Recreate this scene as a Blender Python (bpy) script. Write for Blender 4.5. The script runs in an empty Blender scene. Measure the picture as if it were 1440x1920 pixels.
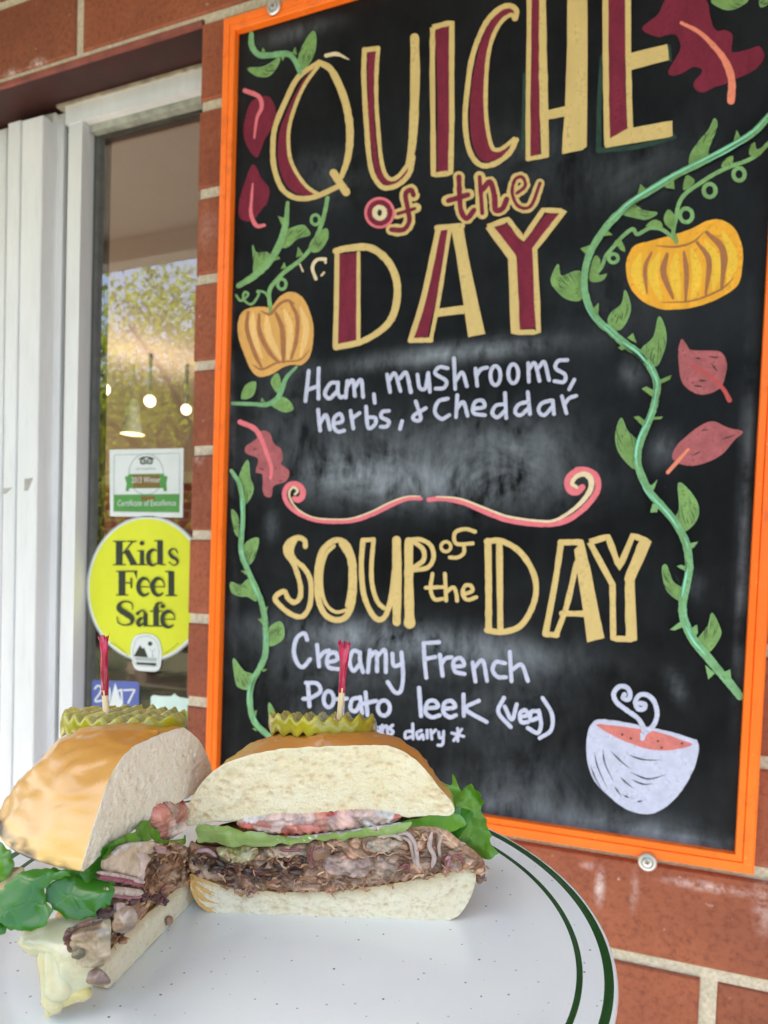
import bpy, math, random
import numpy as np
from mathutils import Vector, noise
from mathutils.geometry import delaunay_2d_cdt, tessellate_polygon
random.seed(7); rng = np.random.default_rng(7)
S = bpy.context.scene
COL = S.collection
rad = math.radians
A3 = lambda *a: np.array(a, float)

# ------------------------------------------------------------------ camera
FOC, PX, PY = 1400.0, 720.0, 1162.0            # focal length and optical centre in pixels of the 1440x1920 photograph
_R = np.array([[.92282275, .03441819, -.38368419], [.04726902, -.99859114, .02411155], [-.38231376, -.04038707, -.92314954]])
_u, _s, _v = np.linalg.svd(_R); _R = _u @ _v
_bw = lambda a: np.array([a[0], -a[2], a[1]])
FY = -0.022                                    # front face of the chalkboard frame; the brick face is y = 0
CAM = _bw(np.array([.54459099, .24951825, .75474263])) + A3(0, FY, 1.30)
CX, CD, CF = (_bw(r) for r in _R)              # right, down, forward
cd = bpy.data.cameras.new('camera'); cam = bpy.data.objects.new('camera', cd); COL.objects.link(cam)
M4 = np.eye(4); M4[:3, 0] = CX; M4[:3, 1] = -CD; M4[:3, 2] = -CF; M4[:3, 3] = CAM
from mathutils import Matrix
cam.matrix_world = Matrix(M4.tolist())
cd.sensor_fit = 'VERTICAL'; cd.sensor_height = 24.0; cd.sensor_width = 18.0
cd.lens = FOC / 1920 * 24.0; cd.shift_x = 0.0; cd.shift_y = (PY - 960) / 1920
cd.clip_start = .01; cd.clip_end = 400
cd.dof.use_dof = True; cd.dof.focus_distance = .30; cd.dof.aperture_fstop = 13.0
S.camera = cam

# ------------------------------------------------------------------ world, sun, exposure
SUN_EL, SUN_AZ = rad(64), rad(-30)             # azimuth measured from -y (behind the camera) towards -x
w = bpy.data.worlds.new('World'); S.world = w; w.use_nodes = True
nt = w.node_tree; bg = nt.nodes['Background']
sky = nt.nodes.new('ShaderNodeTexSky'); sky.sky_type = 'NISHITA'; sky.sun_disc = False
sdir = A3(math.cos(SUN_EL) * math.sin(SUN_AZ), -math.cos(SUN_EL) * math.cos(SUN_AZ), math.sin(SUN_EL))   # towards the sun
sky.sun_elevation = SUN_EL; sky.sun_rotation = math.atan2(sdir[0], sdir[1])
sky.dust_density = 2.0; sky.ozone_density = 1.0
nt.links.new(sky.outputs[0], bg.inputs[0]); bg.inputs[1].default_value = .15
sd = bpy.data.lights.new('sun', 'SUN'); sd.energy = 4.5; sd.angle = rad(.5); sd.color = (1, .93, .82)
so = bpy.data.objects.new('sun', sd); COL.objects.link(so); so.location = (-4, -8, 9)
so.rotation_euler = Vector((-sdir).tolist()).to_track_quat('-Z', 'Y').to_euler()
vs = S.view_settings; S.display_settings.display_device = 'sRGB'
vs.view_transform = 'Standard'; vs.look = 'None'; vs.gamma = 1; vs.use_curve_mapping = False; vs.exposure = 1.9
S.cycles.use_denoising = True; S.cycles.max_bounces = 10; S.cycles.diffuse_bounces = 5; S.cycles.transparent_max_bounces = 24
S.cycles.sample_clamp_indirect = 6.0; S.cycles.caustics_reflective = False; S.cycles.caustics_refractive = False

# ------------------------------------------------------------------ geometry helpers
def ray(x, y): return (x - PX) / FOC * CX + (y - PY) / FOC * CD + CF
def on_y(x, y, yp): d = ray(x, y); return CAM + d * ((yp - CAM[1]) / d[1])
def on_pl(x, y, p0, n): d = ray(x, y); return CAM + d * (((p0 - CAM) @ n) / (d @ n))
def proj(P):
    d = np.asarray(P) - CAM; return PX + FOC * (d @ CX) / (d @ CF), PY + FOC * (d @ CD) / (d @ CF)
ORG = {}
def tag(o, label=None, cat=None, group=None, kind=None):
    if label: o['label'] = label
    if cat: o['category'] = cat
    if group: o['group'] = group
    if kind: o['kind'] = kind
    return o
def thing(name, loc, label, cat, group=None, kind=None):
    o = bpy.data.objects.new(name, None); COL.objects.link(o); o.location = [float(c) for c in loc]
    o.empty_display_size = .05; ORG[o] = np.array(loc, float)
    return tag(o, label, cat, group, kind)
def obj(name, V, F, mats, parent=None, smooth=False, midx=None, origin=None, attrs=None):
    V = np.asarray(V, float).reshape(-1, 3)
    if parent is not None: og = ORG[parent]
    else: og = np.array(origin, float) if origin is not None else A3(*(V.min(0) + V.max(0)) / 2) * A3(1, 1, 0) + A3(0, 0, V[:, 2].min())
    me = bpy.data.meshes.new(name); me.from_pydata((V - og).tolist(), [], [tuple(int(i) for i in f) for f in F]); me.update()
    for m in (mats if isinstance(mats, (list, tuple)) else [mats]): me.materials.append(m)
    if midx is not None: me.polygons.foreach_set('material_index', np.asarray(midx, np.int32))
    if smooth: me.polygons.foreach_set('use_smooth', np.ones(len(F), bool))
    for k, a in (attrs or {}).items():
        a = np.asarray(a, float)
        if a.ndim == 1: me.attributes.new(k, 'FLOAT', 'POINT').data.foreach_set('value', a)
        else: me.attributes.new(k, 'FLOAT_COLOR', 'POINT').data.foreach_set('color', np.c_[a, np.ones(len(a))].ravel())
    o = bpy.data.objects.new(name, me); COL.objects.link(o); ORG[o] = og
    if parent is not None: o.parent = parent
    else: o.location = og.tolist()
    return o
class MB:                                         # collects pieces of one mesh
    def __init__(s): s.V = []; s.F = []; s.m = []; s.c = []; s.n = 0
    def add(s, V, F, mi=0, col=None):
        V = np.asarray(V, float).reshape(-1, 3); s.V.append(V); s.F += [tuple(i + s.n for i in f) for f in F]
        s.m += [mi] * len(F); s.c.append(np.tile(np.array(col if col is not None else (1, 1, 1), float), (len(V), 1))); s.n += len(V); return s
    def box(s, x0, x1, y0, y1, z0, z1, mi=0, ch=0, col=None):
        if not ch:
            V = [(x, y, z) for x in (x0, x1) for y in (y0, y1) for z in (z0, z1)]
            return s.add(V, [(0, 1, 3, 2), (4, 6, 7, 5), (0, 4, 5, 1), (2, 3, 7, 6), (0, 2, 6, 4), (1, 5, 7, 3)], mi, col)
        V = []; F = []                                # chamfer on the front (low y) edges
        for y, e in ((y1, 0), (y0 + ch, 0), (y0, ch)): V += [(x0 + e, y, z0 + e), (x1 - e, y, z0 + e), (x1 - e, y, z1 - e), (x0 + e, y, z1 - e)]
        for k in (0, 4):
            for i in range(4): j = (i + 1) % 4; F.append((k + i, k + j, k + 4 + j, k + 4 + i))
        F.append((8, 9, 10, 11)); F.append((3, 2, 1, 0)); return s.add(V, F, mi, col)
    def frame_box(s, O, ax, ay, az, lx, ly, lz, mi=0):   # box in a local frame
        V = [O + ax * a + ay * b + az * c for a in lx for b in ly for c in lz]
        return s.add(V, [(0, 1, 3, 2), (4, 6, 7, 5), (0, 4, 5, 1), (2, 3, 7, 6), (0, 2, 6, 4), (1, 5, 7, 3)], mi)
    def tube(s, P, r, n=10, mi=0, cap=True, col=None):
        P = np.asarray(P, float); r = np.broadcast_to(np.asarray(r, float), (len(P),)); V = []; F = []
        T = np.gradient(P, axis=0); T /= np.linalg.norm(T, axis=1)[:, None]
        a = np.cross(T[0], A3(.3, .5, .81)); a /= np.linalg.norm(a)
        for i in range(len(P)):
            a = a - T[i] * (a @ T[i]); a /= np.linalg.norm(a); b = np.cross(T[i], a)
            V += [P[i] + r[i] * (a * math.cos(t) + b * math.sin(t)) for t in np.linspace(0, 2 * math.pi, n, endpoint=False)]
        for i in range(len(P) - 1):
            for k in range(n): l = (k + 1) % n; F.append((i * n + k, i * n + l, (i + 1) * n + l, (i + 1) * n + k))
        if cap: F.append(tuple(range(n))[::-1]); F.append(tuple(range((len(P) - 1) * n, len(P) * n)))
        return s.add(V, F, mi, col)
    def build(s, name, mats, parent=None, smooth=False, origin=None, col=False):
        return obj(name, np.concatenate(s.V), s.F, mats, parent, smooth, s.m, origin, {'Col': np.concatenate(s.c)} if col else None)
def crom(P, n=8, closed=False):                      # Catmull-Rom through the points
    P = np.asarray(P, float)
    if len(P) < 3 and not closed: return np.array([P[0] + (P[-1] - P[0]) * t for t in np.linspace(0, 1, n + 1)])
    Q = np.vstack([P[-1:], P, P[:2]]) if closed else np.vstack([2 * P[:1] - P[1:2], P, 2 * P[-1:] - P[-2:-1]])
    out = []
    for i in range(1, len(Q) - 2):
        a, b, c, d = Q[i - 1:i + 3]
        for t in np.linspace(0, 1, n, endpoint=False):
            out.append(.5 * (2 * b + (c - a) * t + (2 * a - 5 * b + 4 * c - d) * t * t + (3 * b - a - 3 * c + d) * t ** 3))
    if not closed: out.append(P[-1])
    return np.array(out)
def nz(p, s=1.0): return noise.noise(Vector((float(p[0]) * s, float(p[1]) * s, float(p[2]) * s)))

# ------------------------------------------------------------------ material helpers
class G:
    def __init__(s, name):
        s.m = bpy.data.materials.new(name); s.m.use_nodes = True; s.t = s.m.node_tree
        s.p = s.t.nodes['Principled BSDF']; s.out = s.t.nodes['Material Output']
        s.tc = s.t.nodes.new('ShaderNodeTexCoord')
    def n(s, ty, ins=None, **kw):
        q = s.t.nodes.new('ShaderNode' + ty)
        for k, v in kw.items(): setattr(q, k, v)
        for k, v in (ins or {}).items(): s.set(q.inputs[k], v)
        return q
    def set(s, sock, v):
        if isinstance(v, bpy.types.NodeSocket): s.t.links.new(v, sock)
        elif isinstance(v, (tuple, list)) and len(v) == 3 and sock.type == 'RGBA': sock.default_value = (*v, 1)
        else: sock.default_value = v
    def P(s, **kw):
        for k, v in kw.items(): s.set(s.p.inputs[k.replace('_', ' ')], v)
        return s
    def noise(s, sc, det=4, rough=.55, vec=None, dist=0): return s.n('TexNoise', {'Scale': sc, 'Detail': det, 'Roughness': rough, 'Distortion': dist, 'Vector': vec or s.tc.outputs['Object']}).outputs['Fac']
    def vor(s, sc, feat='F1', vec=None, out='Distance'): return s.n('TexVoronoi', {'Scale': sc, 'Vector': vec or s.tc.outputs['Object']}, feature=feat).outputs[out]
    def map(s, v, a, b, c=0.0, d=1.0): return s.n('MapRange', {'Value': v, 'From Min': a, 'From Max': b, 'To Min': c, 'To Max': d}).outputs[0]
    def mix(s, f, a, b, bt='MIX'):
        q = s.n('Mix', None, data_type='RGBA', blend_type=bt, clamp_factor=True)
        s.set(q.inputs[0], f); s.set(q.inputs[6], a); s.set(q.inputs[7], b); return q.outputs[2]
    def math(s, op, a, b=0.0):
        q = s.n('Math', None, operation=op); s.set(q.inputs[0], a); s.set(q.inputs[1], b); return q.outputs[0]
    def scl(s, v): return s.n('Mapping', {'Vector': s.tc.outputs['Object'], 'Scale': v}).outputs[0]
    def bump(s, h, st=.5, d=.001): s.set(s.p.inputs['Normal'], s.n('Bump', {'Height': h, 'Strength': st, 'Distance': d}).outputs[0]); return s
    def attr(s, k, out='Color'): return s.n('Attribute', None, attribute_name=k).outputs[out]
def plain(name, c, r=.5, var=.12, sc=40, bump=0, bsc=120, spec=.5, **kw):
    g = G(name); f = g.noise(sc, 5)
    g.P(Base_Color=g.mix(g.map(f, .3, .7), tuple(x * (1 - var) for x in c), tuple(min(1, x * (1 + var)) for x in c)), Roughness=r, Specular_IOR_Level=spec)
    if bump: g.bump(g.noise(bsc, 5), bump, .001)
    for k, v in kw.items(): g.P(**{k: v})
    return g.m
def emit(name, c, st):
    g = G(name); g.P(Base_Color=(0, 0, 0), Emission_Color=c, Emission_Strength=st); return g.m

# ------------------------------------------------------------------ setting: ground, porch, wall
def grass_m():
    g = G('grass'); f = g.noise(6, 6); f2 = g.noise(60, 4)
    g.P(Base_Color=g.mix(g.map(f, .3, .7), (.075, .09, .035), (.13, .13, .06)), Roughness=.9); g.bump(f2, .6, .02); return g.m
m = MB(); m.add([(-60, -90, -.05), (60, -90, -.05), (60, 40, -.05), (-60, 40, -.05)], [(0, 1, 2, 3)])
tag(m.build('ground', grass_m(), origin=(0, -10, -.05)), kind='structure')
conc = plain('concrete', (.42, .40, .37), .85, .15, 3, .3, 60)
m = MB(); m.box(-5, 5, -1.5, .0, -.2, 0); tag(m.build('porch_floor', conc, origin=(0, -1, 0)), kind='structure')
m = MB(); m.box(-9, 9, -3.2, -1.52, -.2, -.03); tag(m.build('paved_path', plain('paving', (.34, .33, .31), .85, .15, 4, .3, 50), origin=(0, -4, 0)), kind='structure')

# brick wall with the window opening
WX0, WX1, WZ0, WZ1 = -1.25, -.046, .62, 2.2348     # opening
PITCH, ROW0, JT, MODX = .10509, 1.1897, .0125, .307
def brick_m():
    g = G('brick'); big = g.noise(7, 5); fine = g.noise(160, 6, .7); pit = g.noise(55, 5, .65); col = g.attr('Col')
    base = g.mix(g.map(big, .3, .7), (.195, .046, .019), (.315, .085, .034))
    base = g.mix(g.map(fine, .48, .72), base, (.15, .036, .017)); base = g.mix(g.map(g.noise(24, 6, .7), .58, .75, 0, .28), base, (.43, .17, .085)); base = g.mix(g.map(g.noise(46, 5, .7), .66, .74, 0, .4), base, (.10, .03, .018))
    base = g.mix(1.0, base, col, 'MULTIPLY')
    # lime bloom: scattered specks, a drip below the frame and a smear on the brick beside it
    sp = g.map(g.noise(95, 3, .5), .70, .78)
    pos = g.tc.outputs['Object']
    wh = g.math('MULTIPLY', sp, .55)
    for cx_, cz_, sx_, sz_, am in BLOOM:
        d = g.n('VectorMath', {0: pos, 1: (cx_, 0, cz_)}, operation='SUBTRACT').outputs[0]
        d = g.n('VectorMath', {0: d, 1: (1 / sx_, 0, 1 / sz_)}, operation='MULTIPLY').outputs[0]
        l = g.n('VectorMath', {0: d}, operation='LENGTH').outputs['Value']
        e = g.math('MULTIPLY', g.map(l, 1.0, .1), g.map(g.noise(130, 5, .7), .38, .62)); wh = g.math('MAXIMUM', wh, g.math('MULTIPLY', e, am))
    base = g.mix(wh, base, (.62, .50, .47))
    g.P(Base_Color=base, Roughness=g.map(fine, .3, .7, .55, .85))
    g.bump(g.math('ADD', g.math('MULTIPLY', fine, .6), pit), .6, .0016); return g.m
BLOOM = []
for px, py, sx, sz, am in [(1125, 1662, .007, .026, .95), (1190, 1668, .006, .03, .35), (1330, 1662, .055, .007, .75), (1431, 1690, .012, .04, .6), (1105, 1622, .012, .006, .5),
                           (70, 120, .02, .01, .9), (20, 140, .02, .012, .6), (1355, 1835, .02, .006, .6), (388, 430, .02, .03, .25), (372, 860, .012, .012, .4)]:
    q = on_y(px, py, 0); BLOOM.append((q[0], q[2], sx, sz, am))
mortar_m = None
def mort():
    g = G('mortar'); f = g.noise(220, 5, .7); b = g.noise(12, 3)
    g.P(Base_Color=g.mix(g.map(f, .35, .65), (.42, .37, .27), (.64, .57, .45)), Roughness=.95); g.bump(f, .8, .0015); return g.m
wall = thing('brick_wall', (0, 0, 0), 'red brick wall with pale mortar joints behind the framed chalkboard', 'wall')
m = MB()
for r in range(-12, 19):
    z0 = ROW0 + r * PITCH + JT / 2; z1 = z0 + PITCH - JT
    if z1 < -.1 or z0 > 3.02: continue
    off = .574 if r % 2 else .636
    if r >= 10: off = -.09 if r % 2 else -.2435
    k0 = math.floor((-3.2 - off) / MODX)
    for k in range(k0, k0 + 24):
        x0 = off + k * MODX + JT / 2; x1 = x0 + MODX - JT
        segs = [(x0, x1)]
        if z1 > WZ0 and z0 < WZ1 - .004:
            segs = []
            if x0 < WX0: segs.append((x0, min(x1, WX0)))
            if x1 > WX1: segs.append((WX1 if x0 - WX1 < .03 else x0, x1))
        for a, b in segs:
            if b - a < .02: continue
            j = rng.normal(0, .0012, 3); c = rng.uniform(.82, 1.14); t = rng.uniform(.94, 1.06)
            m.box(a + j[0] * .6, b - j[1] * .6, j[2], .098, z0, z1, 0, .0022, (c, c * t, c * t))
m.build('bricks', brick_m(), wall, col=True)
m = MB(); MY0, MY1 = .0035, .12
m.box(-3.2, WX0 - .002, MY0, MY1, -.1, 3.0); m.box(WX1 + .002, 4.2, MY0, MY1, -.1, 3.0)
m.box(WX0 - .002, WX1 + .002, MY0, MY1, -.1, WZ0); m.box(WX0 - .002, WX1 + .002, MY0, MY1, WZ1 + .007, 3.0)
m.build('mortar_joints', mort(), wall)
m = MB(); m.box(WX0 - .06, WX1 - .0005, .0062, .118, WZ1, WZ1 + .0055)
m.build('lintel', plain('lintel_soffit_shade', (.034, .006, .0045), .6, .4, 18, .2), wall)  # shade of the deep soffit put into its colour, far darker than the lip
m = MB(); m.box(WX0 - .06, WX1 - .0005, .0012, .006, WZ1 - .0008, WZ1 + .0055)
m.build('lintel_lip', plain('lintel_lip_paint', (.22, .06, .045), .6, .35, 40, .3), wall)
m = MB(); m.box(WX0 - .05, WX1 + .02, -.03, .12, WZ0 - .06, WZ0); m.build('sill', conc, wall)

# porch roof and posts (behind the camera, seen only mirrored in the window)
def boards_m():
    g = G('painted_boards'); x = g.n('SeparateXYZ', {0: g.tc.outputs['Object']}).outputs[0]
    fr = g.math('FRACT', g.math('MULTIPLY', x, 9)); g.P(Base_Color=g.mix(g.map(fr, .0, .04), (.12, .11, .10), (.46, .42, .37)), Roughness=.6); return g.m
RZ = 2.80
roof = thing('porch_roof', (0, -.6, RZ), 'low porch roof with painted board ceiling above the wall', 'roof')
m = MB(); m.box(-6, 6, -1.25, .1, RZ, RZ + .12); m.build('ceiling', boards_m(), roof)
m = MB(); m.box(-6, 6, -1.32, -1.252, RZ - .08, RZ + .16); m.build('fascia', plain('fascia_paint', (.6, .58, .54), .5), roof)
for k, x in enumerate((-5.2, 3.4)):
    p = thing('porch_post', (x, -1.28, 0), ['square white porch post at the far left end', 'square white porch post at the right end'][k], 'post', 'posts along the porch edge')
    m = MB(); m.box(x - .06, x + .06, -1.31, -1.19, .1, RZ - .001); m.build('shaft', plain('post_paint', (.7, .7, .68), .5), p)
    m = MB(); m.box(x - .09, x + .09, -1.34, -1.16, 0, .1); m.build('foot', plain('foot_paint', (.6, .6, .58), .5), p)

# ------------------------------------------------------------------ window
FRY, SAY, GLY = .060, .084, .0822                    # planes of frame front, sash front and glass
def vinyl_m(name='white_vinyl', c=(.73, .74, .76)):
    g = G(name); f = g.noise(9, 5, .6, g.scl((3, 3, .6))); d = g.map(g.noise(30, 6, .7, g.scl((4, 4, .4))), .54, .74)
    base = g.mix(g.map(f, .35, .7), c, tuple(x * .88 for x in c)); base = g.mix(g.math('MULTIPLY', d, .22), base, (.34, .32, .27))
    g.P(Base_Color=base, Roughness=.38); g.bump(g.noise(50, 3), .08, .001); return g.m
vin = vinyl_m(); dirty = plain('weathered_sash', (.17, .17, .13), .6, .4, 60, .3)
dark = plain('black_rubber', (.012, .012, .011), .6, .3)
X = lambda px, py, yp: on_y(px, py, yp)[0]
Zt = lambda px, py, yp: on_y(px, py, yp)[2]
win = thing('window', (-.4, .06, .62), 'tall white vinyl window with glass pane set into the brick wall', 'window')
jx0, jx1 = X(121, 700, FRY), X(146, 700, FRY)        # jamb
zh1 = WZ1 - .001; zh0 = Zt(250, 200 , FRY)           # head
m = MB(); m.box(jx0, jx1, FRY, .118, WZ0, zh0); m.box(jx0 - .006, WX1 + .03, FRY - .001, .118, zh0, zh1 - .004, 0)
m.box(jx0, WX1 + .03, FRY, .118, WZ0 + .001, WZ0 + .05); m.box(WX1 + .002, WX1 + .03, FRY, .118, WZ0 + .05, zh0)
m.build('window_frame', vin, win)
m = MB(); m.box(jx0 - .02, WX1 - .001, FRY - .004, FRY + .02, zh1 - .0045, zh1 - .0005); m.build('caulk', plain('caulk', (.34, .29, .22), .9, .35, 80, .5), win)
sx1 = X(180, 700, SAY)
m = MB(); m.box(jx1 + .004, sx1, SAY, .10, WZ0 + .052, zh0 - .003); m.build('sash_stile', dirty, win)
zs = Zt(270, 226, SAY)
m = MB(); m.box(sx1 + .0005, WX1 + .02, SAY + .001, .10, zs, zh0 - .004); m.box(jx1, jx1 + .0038, SAY, .10, WZ0 + .05, zh0 - .003)
m.build('sash_rail', dark, win)
m = MB(); m.box(jx1 + .004, WX1 + .001, FRY + .012, SAY - .0005, zh0 - .010, zh0 - .0005); m.build('head_underside', plain('head_underside_shade', (.33, .34, .29), .6, .35, 50, .2), win)  # shade under the window head put into this grey-green colour
g = G('window_glass'); gl = g.n('BsdfGlossy', {'Color': (1, 1, 1), 'Roughness': .004}); tr = g.n('BsdfTransparent', {'Color': (.93, .95, .93)})
fr = g.n('Fresnel', {'IOR': 1.9}).outputs[0]; ms = g.n('MixShader', {0: g.math('MULTIPLY', fr, 1.45), 1: tr.outputs[0], 2: gl.outputs[0]})
g.t.links.new(ms.outputs[0], g.out.inputs[0]); glass = g.m
m = MB(); m.add([(jx1 + .001, GLY, WZ0 + .051), (WX1 + .001, GLY, WZ0 + .051), (WX1 + .001, GLY, zh0 - .0105), (jx1 + .001, GLY, zh0 - .0105)], [(0, 1, 2, 3)])
m.build('glass_pane', glass, win)

trim = thing('shutter_panel', (-.45, .05, .62), 'folded white vinyl shutter strips standing left of the window frame', 'shutter')
def strip(p0, p1, yf, ytop_px, dep, name='slat', mm=vin):
    x0, x1 = X(p0, 900, yf), X(p1, 900, yf); z = Zt((p0 + p1) / 2, ytop_px, yf)
    q = MB(); q.box(x0, x1, yf, yf + dep, WZ0 + .001, min(z, WZ1 - .006), 0, .0015); return q.build(name, mm, trim)
strip(5, 28.5, .046, 230, .05); strip(31, 69, .040, 223, .05); strip(45, 91, .062, 189, .012); strip(14, 44, .064, 209, .03); strip(95, 108, .068, 208, .008)
strip(-240, 3, .066, 235, .03, 'wide_slat')
q = MB(); q.box(X(109, 900, .09), jx0 - .0005, .092, .11, WZ0, WZ1 - .012); q.build('gap_seal', plain('gap_dirt', (.12, .10, .055), .9, .4, 50), trim)
q = MB(); q.box(X(-240, 900, .09), X(109, 900, .09), .096, .11, WZ0, WZ1 - .012); q.build('backing', dark, trim)
# worn spots on the strips
for (ax, ay, bx, by, yy) in [(46, 898, 62, 920, .0395), (5, 916, 23, 926, .0455)]:
    P = [on_y(ax, ay, yy), on_y(bx, ay - 2, yy), on_y(ax + 6, by, yy), on_y(ax - 1, by, yy)]; q = MB(); q.add(P, [(0, 1, 2, 3)]); q.build('chipped_spot', plain('chip', (.36, .35, .33), .8, .3, 90), trim)

# ------------------------------------------------------------------ chalkboard: frame, panel, screws
BY = FY + .0100                                     # writing surface
board = thing('chalkboard', (.3, -.011, 1.30), 'black menu chalkboard in an orange wooden frame screwed to the brick wall', 'chalkboard')
def orange_m():
    g = G('orange_paint'); f = g.noise(5, 5); sc = g.noise(45, 5, .6, g.scl((1, 1, 1)))
    base = g.mix(g.map(f, .35, .65), (.86, .140, .007), (.90, .180, .014)); base = g.mix(g.map(sc, .58, .72, 0, .6), base, (.62, .105, .01)); base = g.mix(g.map(g.noise(150, 5, .7), .64, .74, 0, .7), base, (.95, .42, .16)); base = g.mix(g.map(g.noise(28, 5, .7), .62, .76, 0, .55), base, (.34, .08, .02))
    g.P(Base_Color=base, Roughness=.36, Specular_IOR_Level=.45); g.bump(g.noise(35, 5, .6, g.scl((1, 1, 1))), .12, .001); return g.m
orange = orange_m()
TL, BR = on_y(417, 34, FY), on_y(1414, 1641.5, FY)
OX0, OZ1, OX1, OZ0 = TL[0] + .0005, TL[2], BR[0], BR[2]
inn = on_y(1376, 1604, FY); FWX = OX1 - inn[0]; FWZ = inn[2] - OZ0; FW = (FWX + FWZ) / 2
# frame profile: (inset from outer edge, y)
prof = [(0, -.0005), (0, FY + .002), (.002, FY), (FW * .56, FY), (FW * .60, FY + .0016), (FW * .64, FY + .0004), (FW * .96, FY + .0008), (FW, FY + .0022), (FW, BY + .002)]
V = []; F = []
for d, y in prof: V += [(OX0 + d, y, OZ0 + d), (OX1 - d, y, OZ0 + d), (OX1 - d, y, OZ1 - d), (OX0 + d, y, OZ1 - d)]
for i in range(len(prof) - 1):
    for k in range(4): l = (k + 1) % 4; F.append((i * 4 + k, i * 4 + l, i * 4 + 4 + l, i * 4 + 4 + k))
obj('frame', V, [f[::-1] for f in F], orange, board)
# panel grid with chalk dust
NX, NZ = 110, 170
gx = np.linspace(OX0 + FW - .004, OX1 - FW + .004, NX); gz = np.linspace(OZ0 + FW - .004, OZ1 - FW + .004, NZ)
DUST = [(800, 668, 160, 15, .55, -7), (930, 655, 120, 18, .35, -6), (800, 905, 190, 42, .65, 3), (660, 885, 90, 40, .4, 0), (960, 850, 110, 70, .32, 0), (760, 840, 230, 60, .22, 0), (540, 770, 60, 100, .14, 0),
        (700, 1192, 190, 26, .5, 4), (900, 1225, 160, 34, .42, 6), (640, 1240, 140, 60, .25, 0), (940, 1330, 120, 60, .15, 0), (960, 1470, 120, 60, .18, 0), (1060, 1545, 220, 38, .42, 8), (1280, 1575, 120, 14, .5, 8),
        (1185, 700, 22, 24, .3, 0), (1250, 840, 30, 30, .25, 0), (1000, 300, 130, 60, .10, 0), (1180, 320, 120, 50, .12, -20), (560, 60, 60, 14, .3, -17), (620, 330, 60, 40, .18, 0), (1270, 1290, 12, 30, .25, -30), (1300, 1100, 16, 22, .18, 0),
        (1395, 1000, 9, 260, .40, 2), (432, 700, 6, 400, .22, -1), (510, 985, 12, 24, .25, 0), (1150, 560, 90, 80, .08, 0), (600, 1340, 70, 40, .2, 0)]
V = []; dv = []
for z in gz:
    for x in gx:
        p = A3(x, BY, z); V.append(p); u, v = proj(p); t = .022
        for cx_, cy_, sx_, sy_, am, an in DUST:
            c_, s_ = math.cos(rad(an)), math.sin(rad(an)); du, dv_ = u - cx_, v - cy_
            a = (du * c_ + dv_ * s_) / sx_; b = (-du * s_ + dv_ * c_) / sy_; t += am * math.exp(-(a * a + b * b))
        dv.append(min(t * 1.0 if t < .03 else .022 + (t - .022) * 1.45, 1.5))
F = [(j * NX + i, j * NX + i + 1, (j + 1) * NX + i + 1, (j + 1) * NX + i) for j in range(NZ - 1) for i in range(NX - 1)]
def slate_m():
    g = G('chalkboard_black'); d = g.attr('dust', 'Fac')
    n1 = g.noise(14, 6, .65, dist=.6); n2 = g.noise(60, 5, .7, g.scl((1, 1, .35))); n3 = g.noise(220, 4, .6)
    k = g.math('MULTIPLY', d, g.map(g.math('ADD', g.math('MULTIPLY', n1, .6), g.math('MULTIPLY', n2, .4)), .38, .66))
    k = g.math('ADD', k, g.math('MULTIPLY', g.map(g.noise(5, 5, .6), .45, .8), .05))
    k = g.math('ADD', k, g.math('MULTIPLY', g.map(n3, .70, .8), .10))
    g.P(Base_Color=g.mix(k, (.0030, .0034, .0042), (.27, .305, .345)), Roughness=g.map(k, 0, .5, .42, .75), Specular_IOR_Level=.10); g.bump(n3, .12, .0006); return g.m
obj('board_panel', V, F, slate_m(), board, attrs={'dust': dv})
steel = G('zinc_steel'); steel.P(Base_Color=(.62, .62, .64), Metallic=.9, Roughness=.34); steel.bump(steel.noise(200, 4), .2, .0004); steel = steel.m
rust = plain('screw_recess', (.10, .09, .06), .6, .4)
for px, py, rw in ((514, 14, .0088), (1214, 1616, .0088)):
    c = on_y(px, py, FY - .001); n_ = 28; prof_ = [(rw, .0), (rw, -.0012), (rw * .9, -.0024), (rw * .66, -.0026), (rw * .58, -.0014), (rw * .54, -.0016), (rw * .50, -.0030), (rw * .2, -.0034), (.0, -.0034)]
    V = []; F = []
    for r_, y_ in prof_[:-1]: V += [(c[0] + r_ * math.cos(t), c[1] + y_, c[2] + r_ * math.sin(t)) for t in np.linspace(0, 2 * math.pi, n_, endpoint=False)]
    for i in range(len(prof_) - 2):
        for k in range(n_): l = (k + 1) % n_; F.append((i * n_ + k, i * n_ + l, (i + 1) * n_ + l, (i + 1) * n_ + k))
    F.append(tuple(range((len(prof_) - 2) * n_, (len(prof_) - 1) * n_)))
    sc = obj('mounting_screw', V, F, steel, board, smooth=False)
    q = MB()
    for an in (.4, .4 + math.pi / 2):
        ax = A3(math.cos(an), 0, math.sin(an)); az = A3(-math.sin(an), 0, math.cos(an)); q.frame_box(c + A3(0, -.0036 - .0001 * (an > 1), 0), ax, A3(0, 1, 0), az, (-rw * .26, rw * .26), (0, .0004), (-rw * .06, rw * .06))
    q.build('cross_slot', rust, sc)

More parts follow.
